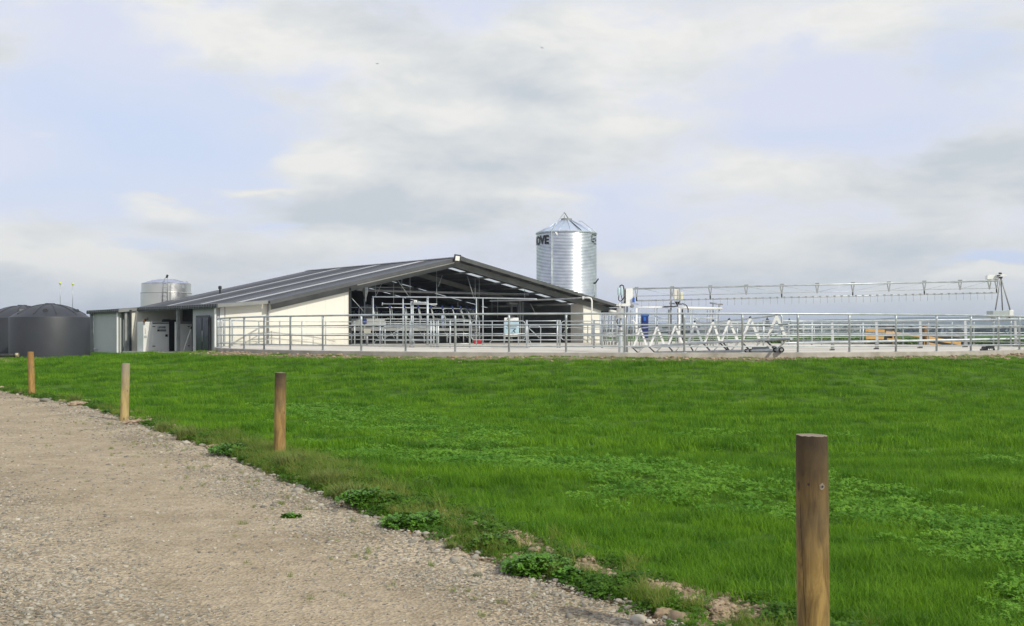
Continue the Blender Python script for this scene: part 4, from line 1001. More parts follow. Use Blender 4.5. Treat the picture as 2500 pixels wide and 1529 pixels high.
pipes('hoop_post', 'bent galvanised pipe hoop ending at the wheel end of the backing gate', 'pipe', [([(1893, 768, 39.2), (1902, 768, 39), (1907, 770, 39), (1909, 776, 39), (1909, 857, 38.8)], .035)])

# ------------------------------------------------------------------ crowd gate with broad feet, right side
FR = [(1912, 51.5), (2033, 54.0), (2141, 55), (2248, 56), (2358, 56.5), (2496, 56.5), (2620, 56.5)]
cg = thing('crowd_gate', P(2200, 850, 55.5), 'long crowd gate with broad pale feet posts in the right half of the yard', 'gate')
def fl_(y0, y1, r, nm='rail', x0=1930, x1=2600):
    n_ = 12; pts = []
    for i in range(n_ + 1):
        x = x0 + (x1 - x0) * i / n_; pts.append(P(x, y0 + (y1 - y0) * i / n_, interp(x, FR)))
    rod(nm, pts, r, GALV, cg, 8)
fl_(785, 778, .032, 'top_rail'); fl_(803, 797, .022); fl_(815, 812, .022); fl_(838, 825, .055, 'lower_pipe', 1912); fl_(846, 841, .02, 'rail', 1975)
for x, y0, y1 in ((2033, 785, 855), (2141, 786, 852), (2248, 784, 850), (2358, 782, 848), (2480, 780, 846)):
    d = interp(x, FR); mb = MB(); mb.prism([P(x - 2.8, y1 - 20, d - .06), P(x + 3.8, y1 - 20, d - .06), P(x + 1.2, y0, d - .06), P(x - 4.4, y0, d - .06)], (0, .05, 0))
    o = build(mb, 'foot_post', PALEG, cg)
    mb = MB(); mb.box(P(x - 3.6, y1, d - .05), P(x + 4.4, y1 - 20, d - .05) + Vector((0, .08, 0))); build(mb, 'foot', GALV_D, o)
    mb = MB(); mb.box(P(x - 5, y1 + 2, d - .1), P(x + 5, y1 - 2, d - .1) + Vector((0, .2, 0))); build(mb, 'pad', DARK, o)

# black rubber weights by the kerb
for (x, y, w_, d, lab) in ((2418, 857, 26, 43.6, 'black rubber weight block with white marks on the kerb at far right'),):
    t = thing('weight_block', P(x, y, d), lab, 'weight')
    a = P(x - w_ / 2, 856, d); mb = MB(); q = w_ / 2
    mb.prism([P(x - q, 857, d), P(x + q, 857, d), P(x + q * .75, 846, d), P(x - q * .75, 846, d)], (0, .45, 0)); build(mb, 'body', BLACK, t, .02)
    mb = MB()
    for k in (-4, 0, 4): mb.add([P(x + k - 2.0, 855, d - .012), P(x + k + 1.8, 855, d - .012), P(x + k - .4, 850.5, d - .012)], [(0, 1, 2)])
    build(mb, 'marking', WHITE, t, fix=False)
    mb = MB(); mb.box(P(x - q - 5, 857.5, d), P(x - q, 852, d) + Vector((0, .3, 0))); mb.bar(P(x - q * .8, 845.5, d + .1), P(x + q * .8, 845.5, d + .1), .06, .03); build(mb, 'lifting_bar', DARK, t)

# ------------------------------------------------------------------ draft race in the middle distance
race = thing('draft_race', P(1650, 846, 68), 'crowded galvanised draft race with overhead beams beyond the white backing gate', 'cattle race')
def rr(pts, r, nm='rail', m=GALV, par=None): rod(nm, [P(*q) for q in pts], r, m, par or race, 8)
for x, y0, r, m, d in ((1553.5, 752, .07, WHITE, 66), (1600, 751, .04, GALV, 67), (1604.5, 751, .04, GALV, 68), (1633, 756, .05, GALV_D, 67), (1638, 700, .055, GALV_D, 67.5), (1657.5, 752, .085, WHITE, 67),
                       (1666, 755, .05, DARK, 69), (1655, 755, .02, DARK, 66), (1672, 757, .03, GALV, 70), (1686, 757, .03, GALV, 67), (1692, 756, .03, GALV, 72), (1727, 757, .035, GALV_D, 70), (1734, 757, .035, GALV_D, 67),
                       (1741, 742, .045, GALV_D, 69), (1748, 757, .03, GALV, 71), (1756, 742, .045, GALV_D, 69), (1561, 755, .04, GALV, 70), (1546, 755, .03, GALV, 66), (1540, 758, .03, GALV_D, 70), (1775, 790, .03, GALV, 66),
                       (1800, 790, .035, GALV, 69), (1850, 786, .035, GALV, 71), (1864, 784, .05, GALV, 67), (1926, 783, .03, GALV, 69), (1958, 785, .03, GALV_D, 72), (1962, 785, .03, GALV, 70), (1982, 783, .055, GALV, 68), (1988, 795, .03, GALV, 72), (2006, 786, .03, GALV, 68), (2046, 785, .02, GALV_D, 72), (2107, 788, .05, GALV, 68), (2100, 795, .03, GALV, 70)):
    rr([(x, y0, d), (x, 846 - (d - 66) * .5, d)], r, 'post', m)
rr([(1555, 751, 66.5), (1640, 750.5, 67.5)], .055, 'beam', WHITE); rr([(1655, 751, 67), (1684, 752, 67), (1762, 753.5, 69)], .07, 'beam', WHITE)
rr([(1733, 740, 69), (1765, 743.5, 69)], .05, 'cap_rail', GALV_D); rr([(1634, 741, 67), (1655, 742, 67)], .045, 'cap_rail', GALV_D)
for y, x0, x1, d, r in ((776, 1540, 1600, 66, .025), (776.5, 1604, 1650, 68, .025), (777, 1665, 1755, 70, .022), (784, 1545, 1700, 71, .03), (787, 1700, 1870, 69, .028), (783.5, 1862, 1985, 68, .035), (790, 1560, 1760, 68, .022),
                        (796, 1545, 2110, 70, .024), (801, 1640, 1990, 66.5, .02), (806, 1545, 2110, 72, .024), (811, 1700, 2110, 68, .02), (815, 1550, 2100, 69, .024), (820, 1760, 2110, 71, .022), (824, 1550, 2100, 67.5, .022), (829, 1560, 2000, 71, .024), (834, 1560, 1760, 69, .022), (838, 1960, 2110, 68, .022)):
    rr([(x0, y, d), (x1, y, d + .8)], r)
for a in ([(1693, 778, 66), (1697, 776, 66), (1702, 780, 66), (1704, 790, 66)], [(1705, 790, 66), (1708, 780, 66), (1714, 777, 66), (1748, 777, 66)]): rr(a, .035, 'hoop')
rr([(1540, 784, 64), (1546, 783, 64), (1550, 788, 64), (1551, 800, 64)], .04, 'hoop', WHITE)
r2 = thing('race_gate', P(1485, 842, 70), 'tall narrow gates of close-set bars just right of the cream shed pier', 'cattle race')
for i, x in enumerate((1466, 1470, 1476, 1481, 1487, 1493, 1495, 1501, 1504)):
    rr([(x, 771 if i % 2 else 768, 70 + (i % 3)), (x, 842, 70 + (i % 3))], .03 if i % 2 else .045, 'post', GALV_D if i % 3 else GALV, r2)
for y in (770, 785, 793, 802, 812, 822, 834): rr([(1464, y, 70.5), (1506, y, 70.5)], .022, 'rail', GALV, r2)
bb = thing('sort_box', P(1652, 733, 66.5), 'tall cream control box with black cone beneath on the draft race', 'box')
mb = MB(); mb.box(P(1646, 733, 66.5), P(1658, 706, 66.5) + Vector((0, .35, 0))); build(mb, 'housing', mat('cream_box', (.72, .70, .62), (.68, .66, .58), .45), bb, .02)
mb = MB(); mb.box(P(1662, 733, 66.8), P(1668, 714, 66.8) + Vector((0, .2, 0))); build(mb, 'side_housing', mat('pale_yellow_box', (.70, .68, .48), (.66, .64, .45), .45), bb, .02)
mb = MB(); mb.tube([P(1659.5, 705, 66.4), P(1659.5, 745, 66.4)], .03, 8); build(mb, 'mast', GALV_D, bb)
mb = MB(); mb.lathe(P(1654, 745, 66.5), [(.03, -.1), (.05, 0), (.16, .17), (.18, .2), (.001, .2)], 10); build(mb, 'cone', BLACK, bb)
mb = MB(); mb.tube([P(1620, 749, 66.4), P(1645, 749, 66.4), P(1655, 747, 66.4)], .035); mb.tube([P(1660, 743, 66.4), P(1668, 742, 66.4), P(1676, 746, 66.4), P(1680, 755, 66.4), P(1680, 764, 66.4)], .03); build(mb, 'hose', BLACK, bb)
tub = thing('chemical_drum', P(1575, 826, 62), 'bright blue upright plastic drum standing behind the backing gate', 'drum')
mb = MB(); mb.box(P(1566.5, 826, 62), P(1583.5, 769, 62) + Vector((0, .4, 0))); build(mb, 'body', BLUE, tub, .06)
mb = MB(); mb.box(P(1565.5, 773, 62.1) + Vector((0, -.14, 0)), P(1584.5, 768, 62.1) + Vector((0, .34, 0))); build(mb, 'lid', BLUEB, tub, .03)
mb = MB(); mb.box(P(1571, 784, 61.95) + Vector((0, -.02, 0)), P(1577, 774, 61.95)); build(mb, 'front_panel', BLUEB, tub, .01)
mb = MB(); mb.bar(P(1567, 848, 62.2), P(1567, 826, 62.2), .05, .05); mb.bar(P(1583, 848, 62.2), P(1583, 826, 62.2), .05, .05); build(mb, 'stand', GALV_D, tub)

# ------------------------------------------------------------------ timber loading race at right
tm = thing('timber_rails', P(2200, 842, 76), 'new yellow sawn timber rails sloping down beyond the yard', 'timber race')
def board(x0, a0, b0, d0, x1, a1, b1, d1):
    p = [P(x0, b0, d0), P(x1, b1, d1), P(x1, a1, d1), P(x0, a0, d0)]
    mb = MB(); mb.prism(p, (0, .05, 0)); build(mb, 'board', TIMBER, tm)
board(2113, 803, 810, 74, 2160, 805, 812, 75); board(2114, 820, 828, 74.2, 2158, 822, 829, 75.2)
board(2163, 808, 816, 76, 2245, 818, 823, 78); board(2166, 826, 832, 76.1, 2215, 829, 834, 77.3)
board(2262, 820, 829, 76, 2346, 835, 843, 79.5); board(2256, 834, 843, 75.8, 2300, 842, 846, 78)
rod('post', [P(2115, 846, 74.4), P(2115, 801, 74.4)], .06, TIMBER, tm, 8); rod('post', [P(2180, 846, 76.6), P(2180, 808, 76.6)], .06, TIMBER, tm, 8)
pp = thing('strainer_post', P(2257, 846, 76), 'thick brown round post standing among the yellow timber rails', 'post')
mb = MB(); mb.tube([P(2257.5, 848, 76), P(2257.3, 796, 76), P(2257.3, 794, 76)], [.155, .14, .12], 14); build(mb, 'pole', POLE_B, pp)
mb = MB(); c = P(2257.3, 794, 76); mb.lathe(c, [(.12, 0), (.001, .02)], 14); build(mb, 'cut_top', TIMBER, pp)
dk = thing('silage_cover', P(2300, 844, 82), 'low black sheeted stack lying behind the timber rails', 'stack')
mb = MB(); mb.prism([P(2262, 846, 82), P(2355, 846, 82), P(2352, 822, 82), P(2330, 820, 82), P(2268, 820, 82)], (0, 2.0, 0)); build(mb, 'sheet', mat('black_plastic_sheet', (.02, .021, .024), (.035, .037, .04), .35), dk, .08)
mb = MB(); mb.prism([P(2355, 845, 82), P(2372, 845, 82), P(2366, 826, 82), P(2356, 824, 82)], (0, 1.5, 0)); build(mb, 'end_flap', DARKW, dk, .05)
dg = thing('farm_trailer', P(2172, 812, 95), 'dark grey trailer box seen through the rails above the timber', 'trailer')
mb = MB(); mb.box(P(2163, 811, 95), P(2187, 796, 95) + Vector((0, 2, 0))); build(mb, 'box', mat('trailer_grey', (.12, .115, .12), (.09, .085, .09), .5), dg, .03)
mb = MB(); mb.box(P(2182, 811, 94.9), P(2187.5, 796, 94.9) + Vector((0, .05, 0))); build(mb, 'tailgate', BLACK, dg)
for x_ in (2168, 2180):
    mb = MB(); c = P(x_, 830, 95); mb.tube([c, c + Vector((0, .3, 0))], .35, 16); build(mb, 'wheel', BLACK, dg)
mb = MB(); mb.bar(P(2160, 815, 95), P(2190, 815, 95), .2, .2); build(mb, 'chassis', DARK, dg)

# ------------------------------------------------------------------ distance: hills, woods, trees
def hill_mat():
    return mat('wooded_hills', (.06, .085, .045), (.04, .06, .035), .95, 0, .02, coord='Object', spec=.1)
HM = hill_mat()
mb = MB(); n = 160; vs = []
for j, (d, hh) in enumerate(((2700, -2), (3000, .55), (3400, 1.0), (4200, -2))):
    for i in range(n + 1):
        x = -2600 + 5200 * i / n
        h = (22 + 22 * noise.noise((x * .0011, 2.2, 0)) + 9 * noise.noise((x * .004, 1, 0)) + 2.5 * noise.noise((x * .02, 1, 3)) + 18 * sm((x - 300) / 900)) * max(hh, 0) + (0 if hh > 0 else -3)
        vs.append((x, d, h))
mb.add(vs, [(j * (n + 1) + i, j * (n + 1) + i + 1, (j + 1) * (n + 1) + i + 1, (j + 1) * (n + 1) + i) for j in range(3) for i in range(n)], True)
tag(build(mb, 'hills', HM, fix=False), kind='structure')
FOL = mat('foliage', (.075, .105, .04), (.03, .05, .02), .8, 0, .9, spec=.2, coord='Object')
FOLD = mat('dark_conifer_foliage', (.04, .06, .03), (.018, .032, .016), .8, 0, .6, spec=.2)
BARK = mat('bark', (.10, .08, .06), (.06, .05, .04), .9, 0, 3, .2)
def leaves(mb, c, rx, rz_, n, s, rng, shape='round'):
    for _ in range(n):
        while True:
            q = Vector((rng.uniform(-1, 1), rng.uniform(-1, 1), rng.uniform(-1, 1)))
            if .35 < q.length < 1: break
        if shape == 'cone':
            zz = (q.z + 1) / 2; q.x *= (1 - zz) * 1.05; q.y *= (1 - zz) * 1.05
        p = Vector(c) + Vector((q.x * rx, q.y * rx, q.z * rz_))
        a = Vector((rng.gauss(0, 1), rng.gauss(0, 1), rng.gauss(0, .8))).normalized() * s * rng.uniform(.6, 1.3)
        b = a.cross(Vector((rng.gauss(0, 1), rng.gauss(0, 1), rng.gauss(0, 1)))).normalized() * s * rng.uniform(.4, .8)
        mb.add([p - a, p - b * .8, p + a, p + b], [(0, 1, 2, 3)])
def tree(x, y, zb, h, w, label, name='broadleaf_tree', cat='tree', group=None, m=FOL, seed=1, shape='round', nl=900, ls=.22):
    rng = random.Random(seed); t = thing(name, (x, y, zb), label, cat, group)
    mb = MB(); mb.tube([(x, y, zb - .3), (x + .02 * h, y, zb + h * .35), (x - .01 * h, y, zb + h * .85)], [h * .035, h * .024, h * .006], 8)
    if shape == 'round':
        for k in range(7):
            a = k * 2.4; z = zb + h * (.3 + .07 * k)
            mb.tube([(x, y, z), (x + w * .3 * math.cos(a), y + w * .3 * math.sin(a), z + h * .16)], [h * .014, h * .004], 5)
    build(mb, 'trunk', BARK, t)
    mb = MB()
    if shape == 'cone': leaves(mb, (x, y, zb + h * .56), w / 2, h * .46, nl, ls, rng, 'cone')
    else:
        for k in range(11):
            a = rng.uniform(0, 6.28); q = rng.uniform(.1, .34) * w; zz = zb + h * rng.uniform(.38, .88)
            leaves(mb, (x + q * math.cos(a), y + q * math.sin(a), zz), w * rng.uniform(.16, .26), h * rng.uniform(.10, .17), nl // 11, ls, rng)
    build(mb, 'crown', m, t, fix=False); return t
def gz_(x, y): return hgt(x, y)
for i, (px, top, d, w, sh, lab) in enumerate(((220, 788, 150, 2.0, 'round', 'small airy tree in the gap between the water tank and the lean-to, left one'),
                                     (232, 794, 165, 1.6, 'round', 'small airy tree touching the lean-to wall, right one in the gap'),
                                     (205, 800, 190, 3.4, 'round', 'low bushy tree mostly behind the water tank'))):
    w0 = P(px, top, d); zb = gz_(w0.x, d); tree(w0.x, d, zb, w0.z - zb, w, lab, seed=i + 3, ls=.11, nl=1400, group=None)
for i, (px, top, w) in enumerate(((1873, 776, 9), (1927, 778, 8), (2336, 799, 7), (1760, 790, 10))):
    d = 900; w0 = P(px, top, d); zb = .3
    tree(w0.x, d, zb, w0.z - zb, w, ('dark spired conifer on the skyline above the curved hoop end of the white gate', 'dark spired conifer on the skyline right of the curved hoop', 'small pointed conifer in the far tree line at right', 'broad dark conifer on the skyline over the white backing gate')[i], 'pine_tree', 'tree', None, FOLD, 20 + i, 'cone', 500, 1.0)
w0 = P(2389, 800, 800); tree(w0.x, 800, .3, w0.z - .3, 13, 'large rounded tree standing out in the far tree line at right', 'broadleaf_tree', 'tree', None, FOLD, 33, nl=1400, ls=.9)
rng = random.Random(5); mb = MB()
for i in range(520):
    d = rng.uniform(850, 1300); x = rng.uniform(-.5, .52) * d; h = rng.uniform(3, 8.5) * (1.25 if rng.random() < .15 else 1)
    leaves(mb, (x, d, .3 + h * .5), rng.uniform(3, 8), h * .5, 34, 1.7, rng, 'cone' if rng.random() < .3 else 'round')
tag(build(mb, 'distant_trees', FOLD, fix=False), kind='stuff')
mb = MB()
for i in range(2600):
    d = rng.uniform(118, 126); x = rng.uniform(.14, .52) * d if i > 700 else rng.uniform(-.42, -.34) * d
    leaves(mb, (x, d, gz_(x, d) + .25), .8, .38, 12, .16, rng)
tag(build(mb, 'hedge_growth', mat('field_growth', (.11, .17, .03), (.05, .10, .018), .8, 0, .6, spec=.2), fix=False), kind='stuff')
for px in (222, 229):
    w0 = P(px, 846, 100); t = thing('marker_peg', (w0.x, 100, gz_(w0.x, 100)), 'small white marker peg in the field beyond the water tank, %s one' % ('left' if px == 222 else 'right'), 'peg', 'white marker pegs')
    mb = MB(); mb.tube([(w0.x, 100, gz_(w0.x, 100) - .1), (w0.x, 100, P(0, 838.5, 100).z)], .035, 8); build(mb, 'stake', WHITE, t)

# birds
for px, py, r_, lab in ((921, 156, .2, 'tiny gliding bird high in the sky, left one'), (1323, 117, -.5, 'tiny gliding bird high in the sky, right one')):
    c = P(px, py, 160); mb = MB(); w_ = .22
    for s in (-1, 1):
        mb.add([c + Vector((0, -.1, 0)), c + Vector((s * w_ * .6, -.05, .10 + s * r_ * .1)), c + Vector((s * w_, .12, .0 + s * r_ * .2)), c + Vector((s * w_ * .5, .08, .05 + s * r_ * .1)), c + Vector((0, .12, 0))], [(0, 1, 2, 3, 4)])
    mb.tube([c + Vector((0, -.22, 0)), c + Vector((0, -.1, 0)), c + Vector((0, .1, 0)), c + Vector((0, .3, 0))], [.01, .045, .04, .012], 6)
    tag(build(mb, 'bird', GALV_D, fix=False, base=c), lab, 'bird')

# ------------------------------------------------------------------ wooden posts along the road
def post_mat(name, base, dark, top, h, topw=.25):
    m = bpy.data.materials.new(name); m.use_nodes = True
    nt = m.node_tree; N, L = nt.nodes, nt.links; b = N['Principled BSDF']
    b.inputs['Roughness'].default_value = .85; b.inputs['Specular IOR Level'].default_value = .2
    tc = N.new('ShaderNodeTexCoord'); mp = N.new('ShaderNodeMapping'); mp.inputs['Scale'].default_value = (11, 11, 2.2)
    L.new(tc.outputs['Object'], mp.inputs[0])
    n = N.new('ShaderNodeTexNoise'); n.inputs['Scale'].default_value = 1.6; n.inputs['Detail'].default_value = 9; n.inputs['Roughness'].default_value = .62; n.inputs['Distortion'].default_value = 1.1
    L.new(mp.outputs[0], n.inputs['Vector'])
    r = N.new('ShaderNodeValToRGB'); L.new(n.outputs[0], r.inputs[0])
    r.color_ramp.elements[0].position = .33; r.color_ramp.elements[0].color = (*dark, 1)
    r.color_ramp.elements[1].position = .6; r.color_ramp.elements[1].color = (*base, 1)
    ns = N.new('ShaderNodeTexNoise'); ns.inputs['Scale'].default_value = 3.2; ns.inputs['Detail'].default_value = 5; L.new(tc.outputs['Object'], ns.inputs['Vector'])
    vk_ = N.new('ShaderNodeTexVoronoi'); vk_.inputs['Scale'].default_value = 5.5; vm = N.new('ShaderNodeMapping'); vm.inputs['Scale'].default_value = (2.2, 2.2, 1); L.new(tc.outputs['Object'], vm.inputs[0]); L.new(vm.outputs[0], vk_.inputs['Vector'])
    n3 = N.new('ShaderNodeTexNoise'); n3.inputs['Scale'].default_value = 5; n3.inputs['Detail'].default_value = 4
    L.new(tc.outputs['Object'], n3.inputs['Vector'])
    sp = N.new('ShaderNodeSeparateXYZ'); L.new(tc.outputs['Object'], sp.inputs[0])
    a = N.new('ShaderNodeMath'); a.operation = 'MULTIPLY_ADD'; L.new(n3.outputs[0], a.inputs[0]); a.inputs[1].default_value = .55; L.new(sp.outputs['Z'], a.inputs[2])
    q = N.new('ShaderNodeMapRange'); L.new(a.outputs[0], q.inputs[0]); q.inputs[1].default_value = h - topw + .18; q.inputs[2].default_value = h + .28
    mx = N.new('ShaderNodeMix'); mx.data_type = 'RGBA'; L.new(q.outputs[0], mx.inputs[0]); mx.inputs[7].default_value = (*top, 1)
    g1 = N.new('ShaderNodeMapRange'); L.new(ns.outputs[0], g1.inputs[0]); g1.inputs[1].default_value = .45; g1.inputs[2].default_value = .68; g1.inputs[4].default_value = .55
    m2 = N.new('ShaderNodeMix'); m2.data_type = 'RGBA'; L.new(g1.outputs[0], m2.inputs[0]); L.new(r.outputs[0], m2.inputs[6]); m2.inputs[7].default_value = (.19, .15, .095, 1)
    g2_ = N.new('ShaderNodeMapRange'); L.new(vk_.outputs['Distance'], g2_.inputs[0]); g2_.inputs[1].default_value = .10; g2_.inputs[2].default_value = .17; g2_.inputs[3].default_value = .75; g2_.inputs[4].default_value = 0
    m3 = N.new('ShaderNodeMix'); m3.data_type = 'RGBA'; L.new(g2_.outputs[0], m3.inputs[0]); L.new(m2.outputs[2], m3.inputs[6]); m3.inputs[7].default_value = (.085, .045, .02, 1)
    L.new(m3.outputs[2], mx.inputs[6]); L.new(mx.outputs[2], b.inputs['Base Color'])
    bp = N.new('ShaderNodeBump'); bp.inputs['Strength'].default_value = .55; bp.inputs['Distance'].default_value = .008
    L.new(n.outputs[0], bp.inputs['Height']); L.new(bp.outputs[0], b.inputs['Normal'])
    return m
def wood_post(x, y, zt_, r0, r1, lean, label, m, seed, topcol=(.30, .25, .18)):
    zb = hgt(x, y); t = thing('wooden_post', (x, y, zb), label, 'post', 'round wooden fence posts along the gravel road')
    h = zt_ - zb; mb = MB(); n = 28; rows = 16; vs = []
    for j in range(rows + 1):
        f = j / rows; z = -.35 + (h + .35) * f; r = r0 + (r1 - r0) * f
        for k in range(n):
            a = 2 * PI * k / n
            rr_ = r * (1 + .05 * noise.noise((math.cos(a) * 1.2 + seed, math.sin(a) * 1.2, z * .9)) + .02 * noise.noise((math.cos(a) * 4, math.sin(a) * 4 + seed, z * 3)))
            if j == rows: rr_ *= .97
            vs.append((x + lean * max(z, 0) + rr_ * math.cos(a), y + rr_ * math.sin(a), zb + z + ((.002 * math.cos(a + seed) + .004 * noise.noise((math.cos(a) * 3, math.sin(a) * 3, seed))) if j == rows else 0)))
    fs = [(j * n + k, j * n + (k + 1) % n, (j + 1) * n + (k + 1) % n, (j + 1) * n + k) for j in range(rows) for k in range(n)]
    mb.add(vs, fs, True); build(mb, 'pole', m, t, fix=False)
    mb = MB(); c = (x + lean * h, y, zb + h)
    ring_ = [vs[rows * n + k] for k in range(n)]
    mb.add(ring_ + [(c[0], c[1], c[2] + .006)], [(k, (k + 1) % n, n) for k in range(n)], False)
    build(mb, 'cut_top', mat('post_end_grain', topcol, tuple(v * .7 for v in topcol), .9, 0, 30, .4), t, fix=False)
    return t
wood_post(-12.6, 30.1, hgt(-12.6, 30.1) + 1.13, .082, .078, -.03, 'orange-brown round fence post farthest along the gravel road, before the dark water tanks', post_mat('orange_post', (.42, .25, .085), (.24, .135, .045), (.30, .165, .06), 1.13, .2), 1)
wood_post(-7.27, 21.5, hgt(-7.27, 21.5) + 1.10, .083, .074, .03, 'pale yellowish round fence post with greyed top, second farthest along the gravel road', post_mat('pale_post', (.50, .38, .17), (.29, .21, .09), (.32, .28, .20), 1.1, .5), 2)
wood_post(-3.05, 15.06, hgt(-3.05, 15.06) + 1.11, .078, .074, .01, 'honey coloured round fence post with dark top rising from tufts, second nearest', post_mat('honey_post', (.37, .235, .088), (.16, .098, .038), (.065, .048, .032), 1.11, .36), 3)
np_ = wood_post(1.48, 5.63, 1.20, .079, .0775, -.008, 'large nearest round fence post with dark top, nail holes and a long crack', post_mat('near_post', (.34, .225, .078), (.115, .072, .028), (.050, .037, .025), 1.2, .72), 4)
nb = BASE[np_.name]
def on_post(a, z, off=.001): return Vector((1.48 + (.0795 + off) * math.sin(a) - .008 * z, 5.63 - (.0795 + off) * math.cos(a), nb.z + z))
def blob(a, z, ra, rz__, m, name, off=.0015):
    mb = MB(); mb.add([on_post(a + ra * math.cos(k * PI / 8) * (1 + .15 * math.sin(k * 2.1)) / .08, z + rz__ * math.sin(k * PI / 8) * (1 + .15 * math.cos(k * 1.7)), off) for k in range(16)], [tuple(range(16))])
    o = build(mb, name, m, np_, fix=False)
zc = 1.20 - nb.z
blob(-.45, zc - .232, .006, .006, BLACK, 'nail_hole', .003)
blob(.36, zc - .243, .015, .016, mat('grey_lichen', (.25, .22, .18), (.17, .13, .08), .9, 0, 60, lo=.35, hi=.65), 'lichen_patch', .002)
blob(.38, zc - .243, .005, .006, BLACK, 'nail_hole', .0042)
mb = MB(); L_, R_ = [], []
for i in range(16):
    z = zc - .30 - .045 * i; a = -1.05 + .045 * i * .55 + .03 * math.sin(i * 1.7); w_ = .010 + .006 * math.sin(i * .9) ** 2
    L_.append(on_post(a - w_, z, .0025)); R_.append(on_post(a + w_, z, .0025))
for i in range(15): mb.add([L_[i], R_[i], R_[i + 1], L_[i + 1]], [(0, 1, 2, 3)])
build(mb, 'crack', mat('crack_shadow', (.03, .018, .01), (.02, .012, .008), .9), np_, fix=False)

# ------------------------------------------------------------------ scattered ground cover (stuff)
def stuff_mat(name, c1, c2, trans=.35, c3=None, scale=1.4, rough=.6, spec=.25, stretch=(1, 1, 1)):
    m = bpy.data.materials.new(name); m.use_nodes = True
    nt = m.node_tree; N, L = nt.nodes, nt.links; b = N['Principled BSDF']; out = N['Material Output']
    b.inputs['Roughness'].default_value = rough; b.inputs['Specular IOR Level'].default_value = spec
    oi = N.new('ShaderNodeObjectInfo'); g = N.new('ShaderNodeNewGeometry')
    n = N.new('ShaderNodeTexNoise'); n.inputs['Scale'].default_value = scale; n.inputs['Detail'].default_value = 4
    mp_ = N.new('ShaderNodeMapping'); mp_.inputs['Scale'].default_value = stretch; L.new(oi.outputs['Location'], mp_.inputs[0]); L.new(mp_.outputs[0], n.inputs['Vector'])
    a = N.new('ShaderNodeMath'); a.operation = 'MULTIPLY_ADD'; L.new(oi.outputs['Random'], a.inputs[0]); a.inputs[1].default_value = .45; L.new(n.outputs[0], a.inputs[2])
    s = N.new('ShaderNodeMath'); s.operation = 'SUBTRACT'; L.new(a.outputs[0], s.inputs[0]); s.inputs[1].default_value = .22
    r = N.new('ShaderNodeValToRGB'); L.new(s.outputs[0], r.inputs[0])
    r.color_ramp.elements[0].position = .25; r.color_ramp.elements[0].color = (*c2, 1)
    r.color_ramp.elements[1].position = .78; r.color_ramp.elements[1].color = (*c1, 1)
    if c3: e = r.color_ramp.elements.new(.96); e.color = (*c3, 1)
    L.new(r.outputs[0], b.inputs['Base Color'])
    if trans:
        t = N.new('ShaderNodeBsdfTranslucent'); L.new(r.outputs[0], t.inputs[0])
        ms = N.new('ShaderNodeMixShader'); ms.inputs[0].default_value = trans
        L.new(b.outputs[0], ms.inputs[1]); L.new(t.outputs[0], ms.inputs[2]); L.new(ms.outputs[0], out.inputs[0])
    return m
def proto(mb, m, name):
    me = bpy.data.meshes.new(name); me.from_pydata(mb.v, [], mb.f); me.polygons.foreach_set('use_smooth', mb.sm); me.materials.append(m)
    return bpy.data.objects.new(name, me)      # source mesh for scattering, not linked to the scene
def blades(n, rad, h, w, lean, rng, segs=3):
    mb = MB()
    for _ in range(n):
        a = rng.uniform(0, 2 * PI); q = rad * math.sqrt(rng.random()); p = Vector((q * math.cos(a), q * math.sin(a), -.01))
        d = rng.uniform(0, 2 * PI); D = Vector((math.cos(d), math.sin(d), 0)); S = Vector((-D.y, D.x, 0)) * w * rng.uniform(.7, 1.2) / 2
        hh = h * rng.uniform(.55, 1.15); l = lean * rng.uniform(.2, 1.3) * hh; vs = []
        for i in range(segs + 1):
            f = i / segs; c = p + D * l * f * f + Vector((0, 0, hh * (f - .18 * f * f * (l / hh)))); ww = (1 - f ** 1.8)
            if i < segs: vs += [c - S * ww, c + S * ww]
            else: vs.append(c)
        fs = [(2 * i, 2 * i + 1, 2 * i + 3, 2 * i + 2) for i in range(segs - 1)] + [(2 * segs - 2, 2 * segs - 1, 2 * segs)]
        mb.add(vs, fs, True)
    return mb
def clover(n, rad, h, s, rng):
    mb = MB()
    for _ in range(n):
        a = rng.uniform(0, 2 * PI); q = rad * math.sqrt(rng.random()); z = h * rng.uniform(.3, 1) * (1 - .4 * (q / rad) ** 2)
        c = Vector((q * math.cos(a), q * math.sin(a), z)); nrm = Vector((rng.gauss(0, .4), rng.gauss(0, .4), 1)).normalized()
        x = nrm.cross(Vector((math.cos(a), math.sin(a), .1))).normalized(); y = nrm.cross(x)
        for k in range(3):
            t = k * 2 * PI / 3 + a; e = x * math.cos(t) + y * math.sin(t); f = nrm.cross(e); ss = s * rng.uniform(.8, 1.2)
            mb.add([c, c + e * ss * .5 + f * ss * .42 + nrm * .1 * ss, c + e * ss + f * ss * .2, c + e * ss - f * ss * .2, c + e * ss * .5 - f * ss * .42 + nrm * .1 * ss], [(0, 4, 3, 2, 1)])
    return mb
